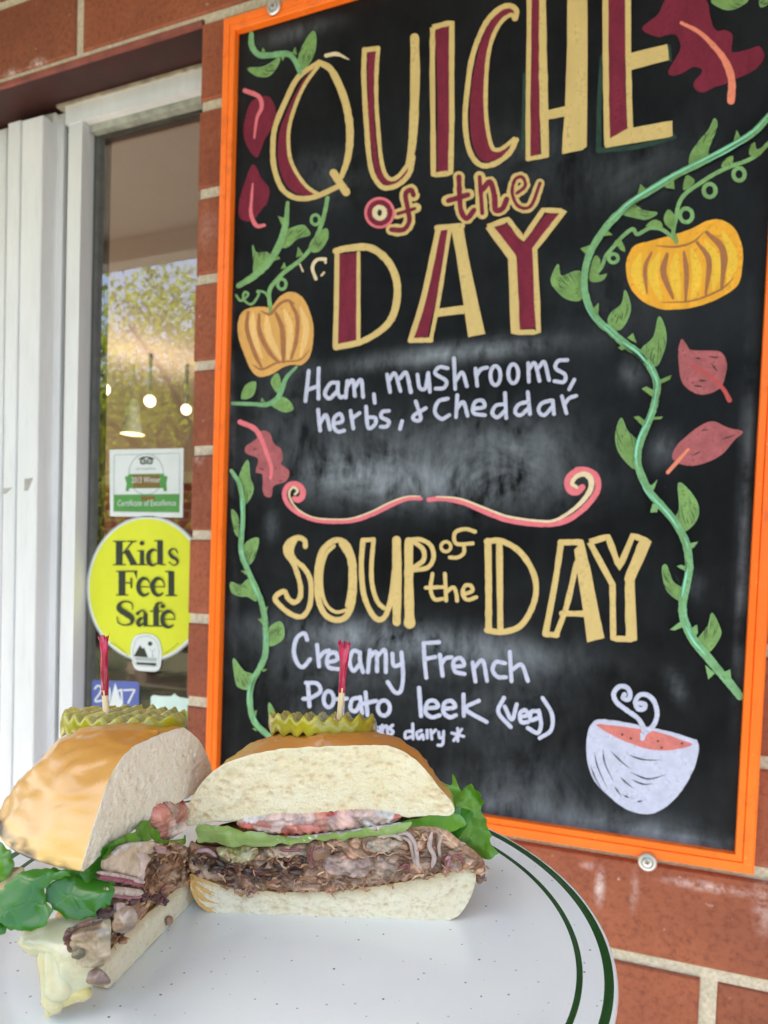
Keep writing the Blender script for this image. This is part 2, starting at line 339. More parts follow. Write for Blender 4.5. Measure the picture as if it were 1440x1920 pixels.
# ------------------------------------------------------------------ chalk drawings on the board
def chalk_m(name, c, dk=.55, var=.14, streak=(1, 1, 1)):
    g = G(name); f = g.noise(70, 5, .65, g.scl(streak)); h = g.noise(320, 4, .7)
    base = g.mix(g.map(f, .3, .7), tuple(x * (1 - var) for x in c), tuple(min(1, x * (1 + var)) for x in c))
    base = g.mix(g.map(g.math('ADD', g.math('MULTIPLY', h, .6), g.math('MULTIPLY', f, .4)), .53, .68, 0, min(1, dk * 1.5)), base, tuple(x * .25 + .004 for x in c)); g.P(Base_Color=base, Roughness=.8, Specular_IOR_Level=.25); return g.m
YEL = chalk_m('chalk_cream_yellow', (.58, .43, .175), .35, .1, (1, 1, .3)); MAR = chalk_m('chalk_maroon', (.165, .015, .036), .5, .3, (1, 1, .4))
WHI = chalk_m('chalk_lavender_white', (.47, .49, .63), .4, .14); GRN = chalk_m('chalk_green', (.19, .36, .145), .5, .26); MNT = chalk_m('chalk_mint', (.17, .36, .175), .5, .28)
AQU = chalk_m('chalk_aqua', (.24, .64, .46), .25, .1); OLV = chalk_m('chalk_leaf_green', (.17, .30, .095), .65, .3); GAP = chalk_m('board_showing_through', (.022, .03, .022), .2, .2)
PNK = chalk_m('chalk_pink', (.66, .16, .19), .3, .12); ROS = chalk_m('chalk_rose', (.35, .10, .11), .6, .3); CRM = chalk_m('chalk_cream', (.66, .55, .36), .3, .1); SAL = chalk_m('chalk_salmon', (.55, .17, .15), .45, .2)
ORA = chalk_m('chalk_pumpkin', (.62, .34, .10), .3, .14, (1, 1, .25)); AMB = chalk_m('chalk_amber', (.74, .36, .035), .35, .16, (1, 1, .25)); GLD = chalk_m('chalk_gold', (.74, .46, .05), .35, .14, (1, 1, .25)); BRN = chalk_m('chalk_brown', (.33, .14, .06), .3, .12); TEA = chalk_m('chalk_smeared_teal', (.02, .05, .038), .5, .3)
TANL = chalk_m('chalk_light_tan', (.72, .46, .18), .3, .12, (1, 1, .25)); RED = chalk_m('chalk_red', (.42, .075, .075), .3, .12); SOC = chalk_m('chalk_coral', (.70, .22, .14), .3, .1)
T = lambda ox, oy, s: (lambda L: [(ox + x / s, oy + y / s) for x, y in L])
A1, A2_, A3_, A4, A5 = T(440, 0, 3.6), T(800, 0, 3.6), T(1100, 0, 4.235), T(600, 300, 2.88), T(430, 360, 4.572)
A6, A7, A8 = T(540, 640, 2.571), T(1020, 220, 3.4286), T(1020, 560, 3.6)
B1, B2, B3, B4, B5 = T(500, 860, 4), T(800, 860, 3.2727), T(420, 770, 6), T(420, 1060, 6), T(530, 1170, 2.6667)
B6, B7, B8 = T(1080, 1260, 5.538), T(1140, 880, 4.364), T(150, 950, 5.818)
ident = lambda L: L
class Draw:
    def __init__(s, name, label=None, parent=None, plane=None, step=3e-5):
        s.name = name; s.label = label; s.parent = parent; s.V = []; s.F = []; s.mi = []; s.mats = []; s.k = 0; s.step = step
        s.y0 = BY - .00025 if plane is None else plane; s.tf = ident; s.sc = 1.0
    def use(s, tf, sc): s.tf = tf; s.sc = sc; return s
    def _m(s, m):
        if m not in s.mats: s.mats.append(m)
        return s.mats.index(m)
    def _add(s, P, F, m, slope=0):
        b = len(s.V); s.k += 1; y = s.y0 - s.step * s.k
        s.V += [on_y(p[0], p[1], y - slope * i / max(1, len(P))) for i, p in enumerate(P)]
        s.F += [tuple(i + b for i in f) for f in F]; s.mi += [s._m(m)] * len(F)
    def fill(s, L, m, smooth=True, n=6, jit=.6):
        P = np.array(s.tf(L)); P = crom(P, n, True) if smooth else np.vstack([np.array([P[i] + (P[(i + 1) % len(P)] - P[i]) * t for t in np.linspace(0, 1, 5, endpoint=False)]) for i in range(len(P))])
        P = P + rng.normal(0, jit * .35, P.shape)
        tri = tessellate_polygon([[Vector((a, b, 0)) for a, b in P]])
        s._add(P, tri, m); return s
    def line(s, L, wd, m, smooth=True, closed=False, n=7, jit=.05):
        P = np.array(s.tf(L)); 
        if closed and not smooth: P = np.vstack([P, P[:1]])
        if smooth: P = crom(P, n, closed); 
        if closed and smooth: P = np.vstack([P, P[:1]])
        if not smooth:
            P = np.vstack([np.array([P[i] + (P[i + 1] - P[i]) * t for t in np.linspace(0, 1, 6, endpoint=False)]) for i in range(len(P) - 1)] + [P[-1:]])
        W = np.interp(np.linspace(0, 1, len(P)), np.linspace(0, 1, np.size(wd)), np.atleast_1d(np.array(wd, float))) / s.sc / 2 if np.size(wd) > 1 else np.full(len(P), wd / s.sc / 2)
        W = W * (1 + rng.normal(0, jit, len(P)))
        D = np.gradient(P, axis=0); D /= np.maximum(np.linalg.norm(D, axis=1), 1e-6)[:, None]; N = np.c_[-D[:, 1], D[:, 0]]
        Lft, Rgt = P + N * W[:, None], P - N * W[:, None]; Q = []; F = []
        for a, b in zip(Lft, Rgt): Q += [a, b]
        for i in range(len(P) - 1): F.append((2 * i, 2 * i + 1, 2 * i + 3, 2 * i + 2))
        if not closed:                                    # round ends
            for e, sg in ((0, -1), (len(P) - 1, 1)):
                b = len(Q); a0 = math.atan2(N[e][1], N[e][0]); r = W[e]
                for t in np.linspace(0, math.pi, 7)[1:-1]: an = a0 - sg * t; Q.append(P[e] + r * A3(math.cos(an), math.sin(an)))
                F.append((2 * e, *range(b, b + 5), 2 * e + 1))
        s._add(Q, F, m, 1.2e-5); return s
    def ring(s, c, rx, ry, wd, m, n=24, a0=0, a1=2 * math.pi):
        L = [(c[0] + rx * math.cos(t), c[1] + ry * math.sin(t)) for t in np.linspace(a0, a1, n)]
        return s.line(L, wd, m, True, False, 2)
    def build(s, mats=None):
        V = np.array(s.V); F = []
        for f in s.F:                                       # every mark faces the viewer (-y)
            p = V[list(f)]; nn = np.zeros(3)
            for i in range(1, len(f) - 1): nn += np.cross(p[i] - p[0], p[i + 1] - p[0])
            F.append(f if nn[1] < 0 else f[::-1])
        o = obj(s.name, V, F, s.mats, s.parent, midx=s.mi)
        if s.label: o['label'] = s.label
        return o
def lines(d, wd, m, *LL):
    for L in LL: d.line(L, wd, m)
    return d

def strands(d, L, wd, tf=ident):
    P = crom(np.array(tf(L), float), 6); n = len(P); d.use(ident, 1)
    for k in range(max(6, n // 4)):
        i = int(rng.integers(0, max(1, n - 6))); j = min(n, i + int(rng.integers(5, 14))); D = np.gradient(P[i:j], axis=0); D /= np.maximum(np.linalg.norm(D, axis=1), 1e-6)[:, None]; o = rng.uniform(-.42, .42) * wd
        d.line([tuple(p) for p in (P[i:j] + np.c_[-D[:, 1], D[:, 0]] * o)[::2]], [.5, rng.uniform(1.2, 2.6), .5], [GAP, OLV, OLV, AQU][k % 4] if abs(o) > .18 * wd else [GRN, AQU][k % 2], True, False, 4)
# --- QUICHE
d = Draw('quiche_lettering', 'large maroon and cream capitals reading QUICHE', board).use(A1, 3.6)
d.fill([(565, 430), (470, 530), (380, 690), (315, 850), (290, 980), (300, 1130), (350, 1250), (430, 1310), (545, 1310), (480, 1260), (415, 1175), (372, 1070), (360, 940), (373, 830), (418, 690), (480, 560)], MAR)
d.line([(570, 420), (430, 520), (340, 690), (275, 850), (258, 980), (266, 1130), (315, 1265), (390, 1328), (480, 1340), (570, 1318), (690, 1262)], 36, YEL)
d.line([(570, 420), (645, 465), (703, 570), (747, 690), (774, 830), (777, 960), (760, 1080), (722, 1190)], [38, 48, 52, 52, 46, 36], YEL)
d.line([(565, 445), (480, 560), (418, 690), (374, 830), (362, 940), (375, 1070), (420, 1170), (490, 1262), (570, 1315)], 25, YEL)
d.line([(668, 1168), (752, 1296)], 52, YEL)
d.fill([(900, 345), (948, 345), (940, 600), (942, 800), (962, 1050), (995, 1160), (1050, 1228), (1120, 1195), (1188, 1105), (1160, 1190), (1090, 1240), (1030, 1247), (982, 1225), (948, 1150), (922, 1000), (902, 800), (897, 500)], MAR)
d.line([(876, 335), (872, 500), (880, 700), (890, 850), (906, 1050), (932, 1175), (985, 1255), (1040, 1268), (1110, 1243), (1178, 1172), (1205, 1060)], 34, YEL)
d.line([(968, 330), (957, 500), (957, 700), (967, 850), (985, 1050), (1012, 1165), (1055, 1210), (1110, 1185), (1165, 1115)], 28, YEL)
d.line([(1165, 1120), (1195, 1000), (1210, 800), (1218, 500), (1215, 255)], [30, 50, 60, 64, 62, 60], YEL); d.line([(876, 338), (968, 326)], 34, YEL)
d.use(A2_, 3.6)
d.fill([(58, 200), (155, 175), (150, 500), (152, 800), (155, 1150), (70, 1170), (72, 800), (68, 500)], MAR, False)
d.line([(40, 185), (170, 150), (168, 500), (170, 800), (162, 1168), (45, 1182), (42, 800), (38, 500)], 36, YEL, False, True)
d.fill([(590, 80), (545, 55), (470, 100), (390, 220), (335, 400), (300, 600), (292, 780), (300, 920), (330, 1030), (390, 1090), (480, 1070), (570, 1000), (520, 1010), (470, 1020), (425, 970), (400, 850), (388, 700), (395, 500), (412, 350), (450, 220), (510, 130)], MAR)
d.line([(598, 125), (606, 70), (560, 38), (490, 60), (410, 140), (345, 270), (300, 420), (275, 600), (260, 760), (265, 900), (290, 1020), (340, 1098), (400, 1120), (480, 1095), (560, 1030), (605, 945)], 36, YEL)
d.line([(592, 128), (570, 100), (510, 140), (455, 230), (420, 350), (403, 500), (398, 700), (410, 860), (440, 990), (480, 1012), (530, 988), (590, 938)], 28, YEL)
d.fill([(705, -40), (762, -50), (760, 500), (762, 1055), (698, 1065), (704, 500)], MAR, False)
d.line([(692, -40), (690, 300), (684, 700), (684, 1072)], 32, YEL, False); d.line([(782, -50), (785, 400), (792, 750), (800, 1040)], [46, 54, 58, 56], YEL, False)
d.line([(684, 1073), (812, 1050)], 30, YEL, False); d.line([(692, -35), (790, -60)], 34, YEL, False)
d.fill([(815, 745), (940, 716), (938, 785), (815, 808)], YEL, False)
d.fill([(950, -110), (1085, -145), (1086, 500), (1080, 990), (1050, 1012), (918, 1040), (913, 1028), (935, 700), (948, 300)], YEL, False)
d.use(A3_, 4.235)
d.fill([(170, -200), (312, -235), (306, 600), (318, 1085), (182, 1112)], MAR, False)
d.line([(148, -200), (150, 400), (155, 800), (162, 1135)], 46, YEL, False); d.line([(328, -240), (330, 400), (338, 800), (345, 1000)], 46, YEL, False)
d.fill([(165, 1112), (325, 1020), (680, 958), (682, 1078), (650, 1090), (150, 1175), (138, 1140), (150, 1100)], YEL, False)
d.fill([(330, 425), (640, 350), (655, 475), (330, 562)], YEL, False); d.fill([(125, -190), (640, -320), (645, -210), (340, -130), (125, -95)], YEL, False)
d.build()
d = Draw('teal_smear', 'teal smear left of a rubbed out letter', board).use(A3_, 4.235); d.y0 += .00018  # leftover teal chalk around the last capitals
d.line([(118, 450), (100, 800), (95, 1195)], [24, 36, 44], TEA); d.line([(90, 1195), (400, 1165), (690, 1085)], 40, TEA); d.line([(655, 365), (665, 480)], 26, TEA); d.use(A2_, 3.6); d.line([(660, 500), (650, 1000)], 22, TEA); d.build()
d = Draw('of_the_lettering', 'small outlined words reading of the', board).use(A4, 2.88)
f_ = [(505, 190), (492, 162), (462, 185), (474, 265), (482, 330), (450, 376), (385, 376)]; t_ = [(750, 92), (754, 200), (762, 275), (792, 316), (832, 270)]; h1 = [(862, 92), (876, 288)]; h2 = [(878, 160), (918, 118), (942, 195), (948, 268), (985, 262), (1008, 212)]; e_ = [(1062, 180), (1108, 140), (1092, 92), (1052, 108), (1038, 180), (1072, 250), (1138, 248), (1188, 125)]
d.fill([(322 + 79 * math.cos(t), 285 + 80 * math.sin(t)) for t in np.linspace(0, 2 * math.pi, 18, endpoint=False)], CRM)
for L in (f_, t_, h1, h2, e_): d.line(L, 62 if L is not e_ else 52, YEL)
d.line([(415, 292), (520, 258)], 52, YEL); d.line([(685, 220), (805, 185)], 60, YEL)
d.ring((322, 285), 55, 57, 28, MAR); d.ring((322, 285), 76, 78, 14, PNK); d.fill([(322 + 12 * math.cos(t), 285 + 18 * math.sin(t)) for t in np.linspace(0, 6.28, 8, endpoint=False)], GAP)
for L, w_ in ((f_, 26), (t_, 28), (h1, 22), (h2, 30), (e_, 18)): d.line(L, w_, MAR)
d.line([(420, 290), (512, 262)], 18, MAR); d.line([(692, 220), (798, 188)], 28, MAR); d.build()
d = Draw('day_lettering', 'large maroon and cream capitals reading DAY', board).use(A4, 2.88)
d.fill([(100, 508), (198, 500), (198, 985), (86, 995)], MAR, False)
d.line([(92, 492), (88, 800), (82, 1005)], 27, YEL, False); d.line([(208, 500), (207, 972)], 22, YEL)
d.line([(85, 492), (150, 477), (270, 474), (365, 545), (415, 660), (407, 800), (355, 897), (230, 978), (85, 1012)], [34, 38, 40, 40, 38, 34, 32], YEL)
d.fill([(510, 960), (580, 955), (625, 760), (690, 375), (640, 380), (590, 640)], MAR, False)
d.line([(490, 970), (560, 740), (640, 368)], 30, YEL); d.line([(600, 962), (640, 760), (700, 380)], 22, YEL); d.line([(632, 366), (768, 355)], 30, YEL); d.line([(488, 974), (598, 972)], 28, YEL)
d.fill([(708, 375), (772, 350), (800, 520), (850, 750), (892, 940), (800, 957), (775, 780), (737, 520)], YEL, False); d.fill([(635, 803), (778, 785), (780, 830), (625, 848)], YEL, False)
d.fill([(935, 370), (1005, 340), (1098, 450), (1225, 288), (1308, 288), (1152, 480), (1168, 905), (1070, 915), (1062, 520)], MAR, False)
d.line([(905, 360), (1015, 320), (1097, 428), (1205, 270), (1320, 275), (1160, 480), (1180, 928), (1045, 932), (1030, 530)], 29, YEL, False, True)
d.line([(925, 375), (1040, 525), (1055, 915)], [38, 44, 48], YEL, False); d.build()
d = Draw('quiche_menu_lettering', 'handwritten white line reading Ham, mushrooms, herbs, + Cheddar', board).use(A6, 2.571)
lines(d, 18.5, WHI, [(100, 142), (92, 220), (84, 288)], [(148, 130), (146, 200), (147, 276)], [(90, 236), (148, 214)], [(240, 200), (205, 203), (178, 250), (200, 276), (232, 245)], [(241, 198), (240, 245), (252, 270), (266, 266)],
      [(286, 192), (278, 270)], [(284, 220), (312, 187), (322, 262)], [(322, 222), (352, 185), (362, 268)], [(414, 255), (418, 296)], [(478, 160), (492, 245)], [(486, 190), (515, 155), (542, 240)], [(540, 178), (570, 152), (592, 244)],
      [(624, 160), (634, 222), (662, 225), (676, 152)], [(676, 152), (684, 244)], [(770, 130), (730, 124), (710, 155), (762, 190), (752, 224), (712, 228)], [(800, 82), (806, 230)], [(808, 190), (840, 150), (862, 216)], [(904, 132), (912, 214)], [(908, 165), (930, 135), (960, 126)],
      [(1158, 105), (1161, 195)], [(1162, 135), (1190, 105), (1212, 190)], [(1210, 125), (1236, 100), (1258, 186)], [(1346, 90), (1302, 95), (1290, 130), (1335, 160), (1330, 195), (1285, 192)], [(1380, 185), (1355, 232)],
      [(145, 330), (155, 430)], [(157, 390), (184, 355), (202, 425)], [(225, 396), (262, 385), (252, 350), (224, 368), (220, 410), (240, 435), (270, 430)], [(302, 335), (315, 420)], [(308, 372), (345, 346)], [(376, 315), (386, 415), (418, 402), (422, 370), (388, 366)], [(486, 335), (455, 340), (450, 365), (486, 385), (476, 410), (446, 412)], [(550, 385), (540, 422)],
      [(616, 290), (640, 372), (612, 380), (606, 358), (664, 322)], [(770, 276), (725, 290), (708, 340), (740, 374), (778, 355)], [(816, 260), (810, 366)], [(814, 325), (845, 293), (866, 360)], [(890, 326), (946, 316), (936, 285), (900, 295), (895, 345), (950, 356)], [(1046, 250), (1052, 370)], [(1046, 302), (1002, 310), (985, 345), (1010, 366), (1050, 330)], [(1156, 245), (1166, 350)], [(1160, 290), (1112, 305), (1095, 340), (1120, 356), (1160, 322)], [(1266, 285), (1222, 300), (1208, 335), (1235, 356), (1270, 320)], [(1276, 286), (1282, 350)], [(1320, 265), (1342, 346)], [(1332, 305), (1355, 275), (1390, 262)])
d.ring((1000, 165), 24, 46, 18.5, WHI); d.ring((1086, 156), 24, 46, 18.5, WHI); d.build()
# --- lower half
d = Draw('scroll_drawing', 'pink and cream flourish dividing the two menus', board).use(B1, 4)
d.line([(1160, 300), (1050, 300), (930, 345), (800, 410), (650, 460), (500, 470), (350, 455), (220, 398), (150, 325), (134, 255), (165, 200), (220, 190), (265, 225), (270, 275), (240, 308), (205, 300)], [24, 40, 40, 36, 34, 36, 40, 44, 46, 44], PNK)
d.line([(1150, 282), (1050, 285), (920, 330), (790, 395), (640, 447), (500, 455), (350, 440), (240, 385), (180, 310), (170, 250), (200, 215), (232, 240), (212, 268)], [8, 12, 12, 10, 10, 12, 16, 18, 16], CRM)
d.use(B2, 3.2727)
d.line([(12, 252), (100, 245), (220, 265), (350, 320), (500, 375), (700, 402), (850, 382), (970, 300), (1045, 200), (1045, 120), (1000, 82), (930, 76), (872, 130), (880, 190), (920, 204), (955, 175)], [26, 34, 36, 36, 36, 36, 40, 48, 52, 46, 40], PNK)
d.line([(60, 233), (200, 245), (350, 300), (500, 355), (700, 383), (800, 373), (920, 296), (1000, 200), (1008, 130), (970, 95), (920, 110), (892, 150), (920, 175)], [8, 12, 14, 14, 16, 24, 34, 36, 28, 24, 22], CRM); d.build()
d = Draw('soup_lettering', 'cream outline capitals reading SOUP', board).use(B1, 4)
d.fill([(128, 650), (180, 590), (250, 575), (215, 650), (205, 710), (240, 780), (195, 790), (150, 730)], YEL)
d.line([(290, 660), (285, 615), (240, 593), (180, 612), (142, 662), (152, 720), (200, 785), (232, 870), (254, 960), (250, 1040), (210, 1078), (162, 1050), (130, 995), (62, 1045), (120, 1120), (200, 1175), (270, 1182), (320, 1110), (334, 1000), (325, 900), (280, 820), (220, 770)], 38, YEL, n=5)
d.line([(520, 610), (605, 650), (650, 780), (655, 950), (640, 1090), (595, 1185), (520, 1210), (440, 1170), (392, 1070), (378, 930), (386, 800), (425, 680)], 44, YEL, True, True); d.line([(505, 655), (445, 720), (412, 850), (416, 1000), (452, 1100), (520, 1150), (600, 1135)], 26, YEL); d.line([(560, 640), (625, 760), (632, 950), (610, 1100)], 40, YEL)
d.line([(722, 612), (710, 800), (725, 1000), (770, 1130), (830, 1205), (888, 1182), (930, 1060), (958, 850), (972, 700)], 40, YEL); d.line([(722, 612), (802, 606)], 34, YEL); d.line([(802, 606), (786, 800), (792, 950), (830, 1070), (880, 1122)], 33, YEL); d.line([(974, 612), (978, 900), (975, 1225)], [66, 70, 60], YEL)
d.line([(1066, 620), (1066, 900), (1072, 1232)], [66, 64, 76], YEL); d.line([(1060, 612), (1150, 606), (1230, 650), (1252, 740), (1210, 815), (1110, 836)], 34, YEL); d.line([(1100, 620), (1172, 680), (1176, 760), (1105, 815)], 36, YEL); d.build()
d = Draw('small_of_the_lettering', 'tiny cream words reading of the', board).use(B2, 3.2727)
d.ring((118, 540), 30, 30, 20, YEL)
lines(d, 24, YEL, [(296, 448), (240, 432), (180, 448), (168, 490), (190, 524), (282, 520)], [(228, 525), (228, 578), (190, 606), (142, 606)], [(36, 706), (24, 800), (48, 862), (98, 860)], [(-6, 792), (96, 788)], [(112, 706), (120, 870)], [(124, 815), (164, 790), (182, 830), (186, 870)], [(226, 832), (280, 812), (270, 780), (236, 780), (220, 830), (250, 866), (305, 850)]); d.build()
d = Draw('soup_day_lettering', 'cream outline capitals reading DAY beside SOUP', board).use(B2, 3.2727)
d.line([(376, 508), (380, 800), (380, 1052)], 42, YEL); d.line([(446, 515), (452, 1050)], 38, YEL); d.line([(368, 508), (460, 506), (570, 570), (650, 690), (672, 810), (640, 930), (570, 1030), (460, 1064), (370, 1052)], 36, YEL)
d.line([(730, 1070), (790, 750), (825, 515)], 38, YEL); d.line([(822, 514), (948, 512)], 38, YEL); d.line([(798, 1072), (860, 900), (920, 640)], 34, YEL); d.line([(726, 1076), (798, 1082)], 36, YEL)
d.fill([(905, 560), (962, 500), (1010, 700), (1060, 960), (1090, 1100), (985, 1128), (962, 950), (928, 720)], YEL, False); d.line([(830, 950), (965, 952)], 36, YEL)
d.line([(1000, 512), (1112, 478), (1183, 668), (1265, 472), (1362, 508), (1255, 745), (1272, 1108), (1145, 1104), (1140, 772)], 38, YEL, False, True); d.line([(1330, 520), (1240, 740)], 60, YEL); d.line([(1245, 750), (1250, 1095)], 58, YEL); d.build()
d = Draw('soup_menu_lettering', 'handwritten white lines reading Creamy French Potato leek (veg)', board).use(B5, 2.6667)
lines(d, 20.5, WHI, [(122, 78), (108, 46), (70, 72), (56, 140), (76, 200), (104, 214), (138, 175)], [(172, 105), (182, 212)], [(184, 165), (205, 142), (232, 132)], [(222, 192), (272, 178), (262, 142), (226, 160), (228, 214), (280, 226)], [(385, 142), (352, 135), (334, 188), (354, 234), (385, 200)], [(386, 142), (388, 190), (402, 240)],
      [(436, 132), (426, 240)], [(432, 170), (468, 140), (472, 236)], [(474, 160), (512, 132), (516, 240)], [(548, 148), (556, 208), (596, 200)], [(594, 142), (602, 260), (590, 335), (560, 340), (525, 290)], [(705, 98), (710, 190), (718, 268)], [(705, 96), (782, 91)], [(716, 174), (762, 165)], [(786, 155), (800, 258)], [(794, 198), (815, 172), (845, 166)],
      [(856, 214), (906, 206), (890, 170), (856, 186), (860, 235), (910, 250)], [(950, 192), (964, 288)], [(956, 220), (1000, 182), (1022, 285)], [(1112, 196), (1066, 190), (1050, 230), (1075, 264), (1118, 266)], [(1136, 140), (1144, 286)], [(1148, 228), (1195, 204), (1226, 285)],
      [(126, 298), (134, 412)], [(116, 294), (172, 298), (188, 338), (134, 374)], [(102, 374), (134, 374)], [(300, 330), (296, 450)], [(262, 376), (322, 372)], [(386, 368), (348, 378), (340, 424), (366, 435), (386, 400)], [(388, 366), (397, 446)], [(414, 342), (424, 455)], [(386, 402), (468, 384)],
      [(682, 320), (692, 460)], [(716, 422), (776, 414), (760, 385), (726, 390), (714, 440), (745, 466), (786, 456)], [(806, 424), (862, 416), (845, 385), (810, 395), (804, 440), (835, 466), (866, 456)], [(904, 352), (906, 460)], [(980, 384), (915, 425), (1020, 490)], [(1106, 370), (1078, 440), (1140, 515)], [(1110, 412), (1146, 478), (1170, 402)], [(1186, 465), (1226, 455), (1210, 430), (1186, 450), (1194, 490), (1226, 490)], [(1276, 436), (1242, 440), (1240, 480), (1275, 470)], [(1280, 432), (1292, 500), (1275, 545), (1226, 520)], [(1300, 370), (1346, 450), (1342, 530), (1286, 570)])
d.ring((230, 376), 25, 40, 20, WHI); d.ring((506, 420), 30, 38, 20, WHI)
lines(d, 15, WHI, [(498, 506), (500, 560)], [(500, 525), (520, 510), (526, 560)], [(550, 506), (536, 520), (552, 540), (536, 558)], [(650, 500), (652, 575)], [(648, 536), (616, 540), (615, 570), (648, 562)], [(694, 532), (670, 545), (680, 575), (698, 552), (704, 576)], [(722, 532), (723, 570)], [(740, 530), (746, 575)], [(745, 548), (765, 530)], [(780, 540), (786, 570), (804, 562)], [(805, 536), (800, 600), (776, 606)], [(875, 522), (876, 585)], [(846, 545), (905, 562)], [(895, 526), (856, 582)],
      [(330, 495), (312, 505), (314, 530), (334, 530)], [(384, 505), (382, 540)], [(384, 515), (400, 505), (404, 542)], [(424, 490), (428, 545)], [(414, 508), (440, 505)], [(468, 515), (452, 520), (454, 545), (470, 530), (474, 550)], [(486, 515), (488, 552)])
d.ring((358, 520), 10, 14, 16, WHI); d.build()
d = Draw('soup_bowl_drawing', 'white chalk bowl of pink soup with two curls of steam', board).use(B6, 5.538)
d.fill([(170, 530), (230, 492), (380, 500), (600, 540), (800, 580), (1000, 625), (1200, 690), (1264, 722), (1270, 850), (1210, 1040), (1100, 1230), (960, 1380), (800, 1468), (640, 1465), (480, 1400), (320, 1270), (190, 1130), (122, 950), (108, 750), (130, 600)], WHI)
d.fill([(215, 545), (400, 556), (640, 588), (850, 622), (1050, 688), (1205, 750), (1100, 792), (930, 815), (750, 800), (560, 740), (380, 660), (280, 600)], SAL)
for L in ([(190, 840), (230, 1000), (330, 1220)], [(280, 800), (300, 950), (390, 1140)], [(150, 970), (200, 1100), (270, 1220)], [(360, 820), (470, 930), (570, 1010)], [(540, 860), (700, 910), (890, 915)], [(560, 1040), (750, 1110), (950, 1060)], [(460, 1090), (520, 1150), (600, 1210)], [(580, 1120), (700, 1165), (800, 1160)], [(400, 1190), (470, 1290)], [(490, 1280), (560, 1310)], [(630, 1350), (700, 1335)]): d.line(L, [2, 16, 10, 2], GAP)
d.line([(690, 690), (705, 610), (650, 490), (520, 392), (420, 312), (392, 222), (450, 152), (530, 162), (563, 232), (540, 288), (492, 270), (502, 235)], 50, WHI); d.line([(690, 650), (800, 560), (842, 440), (815, 315), (745, 242), (662, 240), (616, 310), (642, 378), (700, 384), (716, 338), (662, 322)], 50, WHI)
for c in ((570, 690), (850, 718), (890, 785), (480, 650), (1100, 742)): d.ring(c, 8, 5, 10, GAP, 8)
d.build()

# --- right vine, pumpkin, leaves
d = Draw('long_vine_drawing', 'green thorny vine winding down beside the menu lettering', board); tend = []
vine = A7([(1450, -12), (1350, 95), (1200, 190), (1030, 280), (850, 370), (700, 460), (560, 550), (430, 670), (340, 790), (285, 900), (260, 1020), (262, 1120), (300, 1240), (375, 1335)]) + A8([(430, 200), (540, 300), (640, 370), (710, 450), (755, 540), (762, 620), (738, 740), (692, 860), (652, 960), (632, 1060), (642, 1150)]) + B7([(330, 170), (420, 280), (520, 395), (590, 500), (640, 610), (660, 720), (662, 830), (640, 950), (615, 1060), (612, 1180), (645, 1290), (710, 1410), (810, 1530), (900, 1640), (1000, 1755), (1078, 1855)])
LV = [(A7, 3.43, [[(945, 315), (942, 240), (1000, 150), (1060, 80), (1095, 8), (1113, 50), (1090, 120), (1058, 200), (1045, 270)], [(480, 610), (560, 555), (640, 600), (728, 615), (660, 655), (590, 645)], [(90, 945), (110, 1020), (200, 990), (245, 1010), (245, 1165), (150, 1168), (70, 1100), (46, 1040)], [(522, 1112), (556, 1240), (490, 1365), (415, 1325), (430, 1260), (500, 1200)]]),
      (A8, 3.6, [[(655, 345), (740, 260), (775, 122), (816, 200), (822, 300), (790, 400), (755, 455), (700, 410)], [(615, 1150), (520, 1060), (484, 960), (495, 860), (525, 808), (560, 890), (625, 960), (630, 1060)]]),
      (B7, 4.36, [[(540, 425), (585, 320), (576, 115), (660, 170), (732, 280), (736, 380), (690, 460), (605, 510)], [(605, 1080), (490, 1000), (450, 880), (446, 800), (480, 788), (530, 920), (620, 985)], [(730, 1410), (820, 1280), (850, 1176), (912, 1290), (916, 1370), (815, 1500)]])]
TH = [(A7, [[(1215, 165), (1238, 82), (1270, 140), (1310, 125)], [(600, 500), (620, 428), (665, 470)], [(755, 430), (835, 405), (838, 462), (790, 455)], [(370, 765), (405, 725), (442, 755)], [(280, 890), (232, 845), (295, 820)], [(310, 1235), (352, 1192), (350, 1265)]]),
      (A8, [[(560, 265), (602, 232), (625, 300)], [(580, 300), (500, 330), (525, 348), (590, 325)], [(765, 555), (862, 515), (850, 545), (785, 575)], [(735, 665), (658, 610), (692, 592), (742, 620)], [(665, 860), (606, 798), (640, 792), (685, 825)], [(730, 800), (802, 796), (790, 812), (735, 818)]]),
      (B7, [[(290, 115), (360, 130), (406, 82), (372, 170), (325, 190)], [(365, 280), (348, 352), (400, 352), (415, 300)], [(635, 612), (738, 592), (700, 640), (655, 655)], [(645, 842), (560, 792), (600, 782), (645, 800)], [(605, 1235), (506, 1312), (545, 1318), (615, 1290)], [(650, 1320), (728, 1270), (736, 1340), (690, 1400)], [(795, 1600), (820, 1720), (875, 1670)], [(940, 1660), (1000, 1638), (1008, 1710)]])]
def leaf(d, L, m, sc, gaps=True):
    d.fill(L, m); C = np.mean(np.array(L, float), 0); P = np.array(L, float)
    d.line([tuple(p) for p in P], 4.5 * sc / 3.6 * 1.3, GRN, True, True, 4)
    if gaps:
        far = P[np.argmax(np.linalg.norm(P - C, axis=1))]; ax = far - C; nn = np.array([-ax[1], ax[0]]) * .16
        for s_, l0, l1 in [(s0 + rng.uniform(-.25, .25), l0_ + rng.uniform(-.2, .2), l0_ + rng.uniform(.25, .75)) for s0, l0_ in ((-1.7, -.3), (-1.0, -.5), (-.35, -.6), (.4, -.5), (1.1, -.45), (1.8, -.25))]: d.line([tuple(C + nn * s_ + ax * l0), tuple(C + nn * s_ * 1.1 + ax * (l0 + l1) / 2), tuple(C + nn * s_ * .8 + ax * l1)], [2, rng.uniform(3.5, 7) * sc / 3.6, 2], GAP)
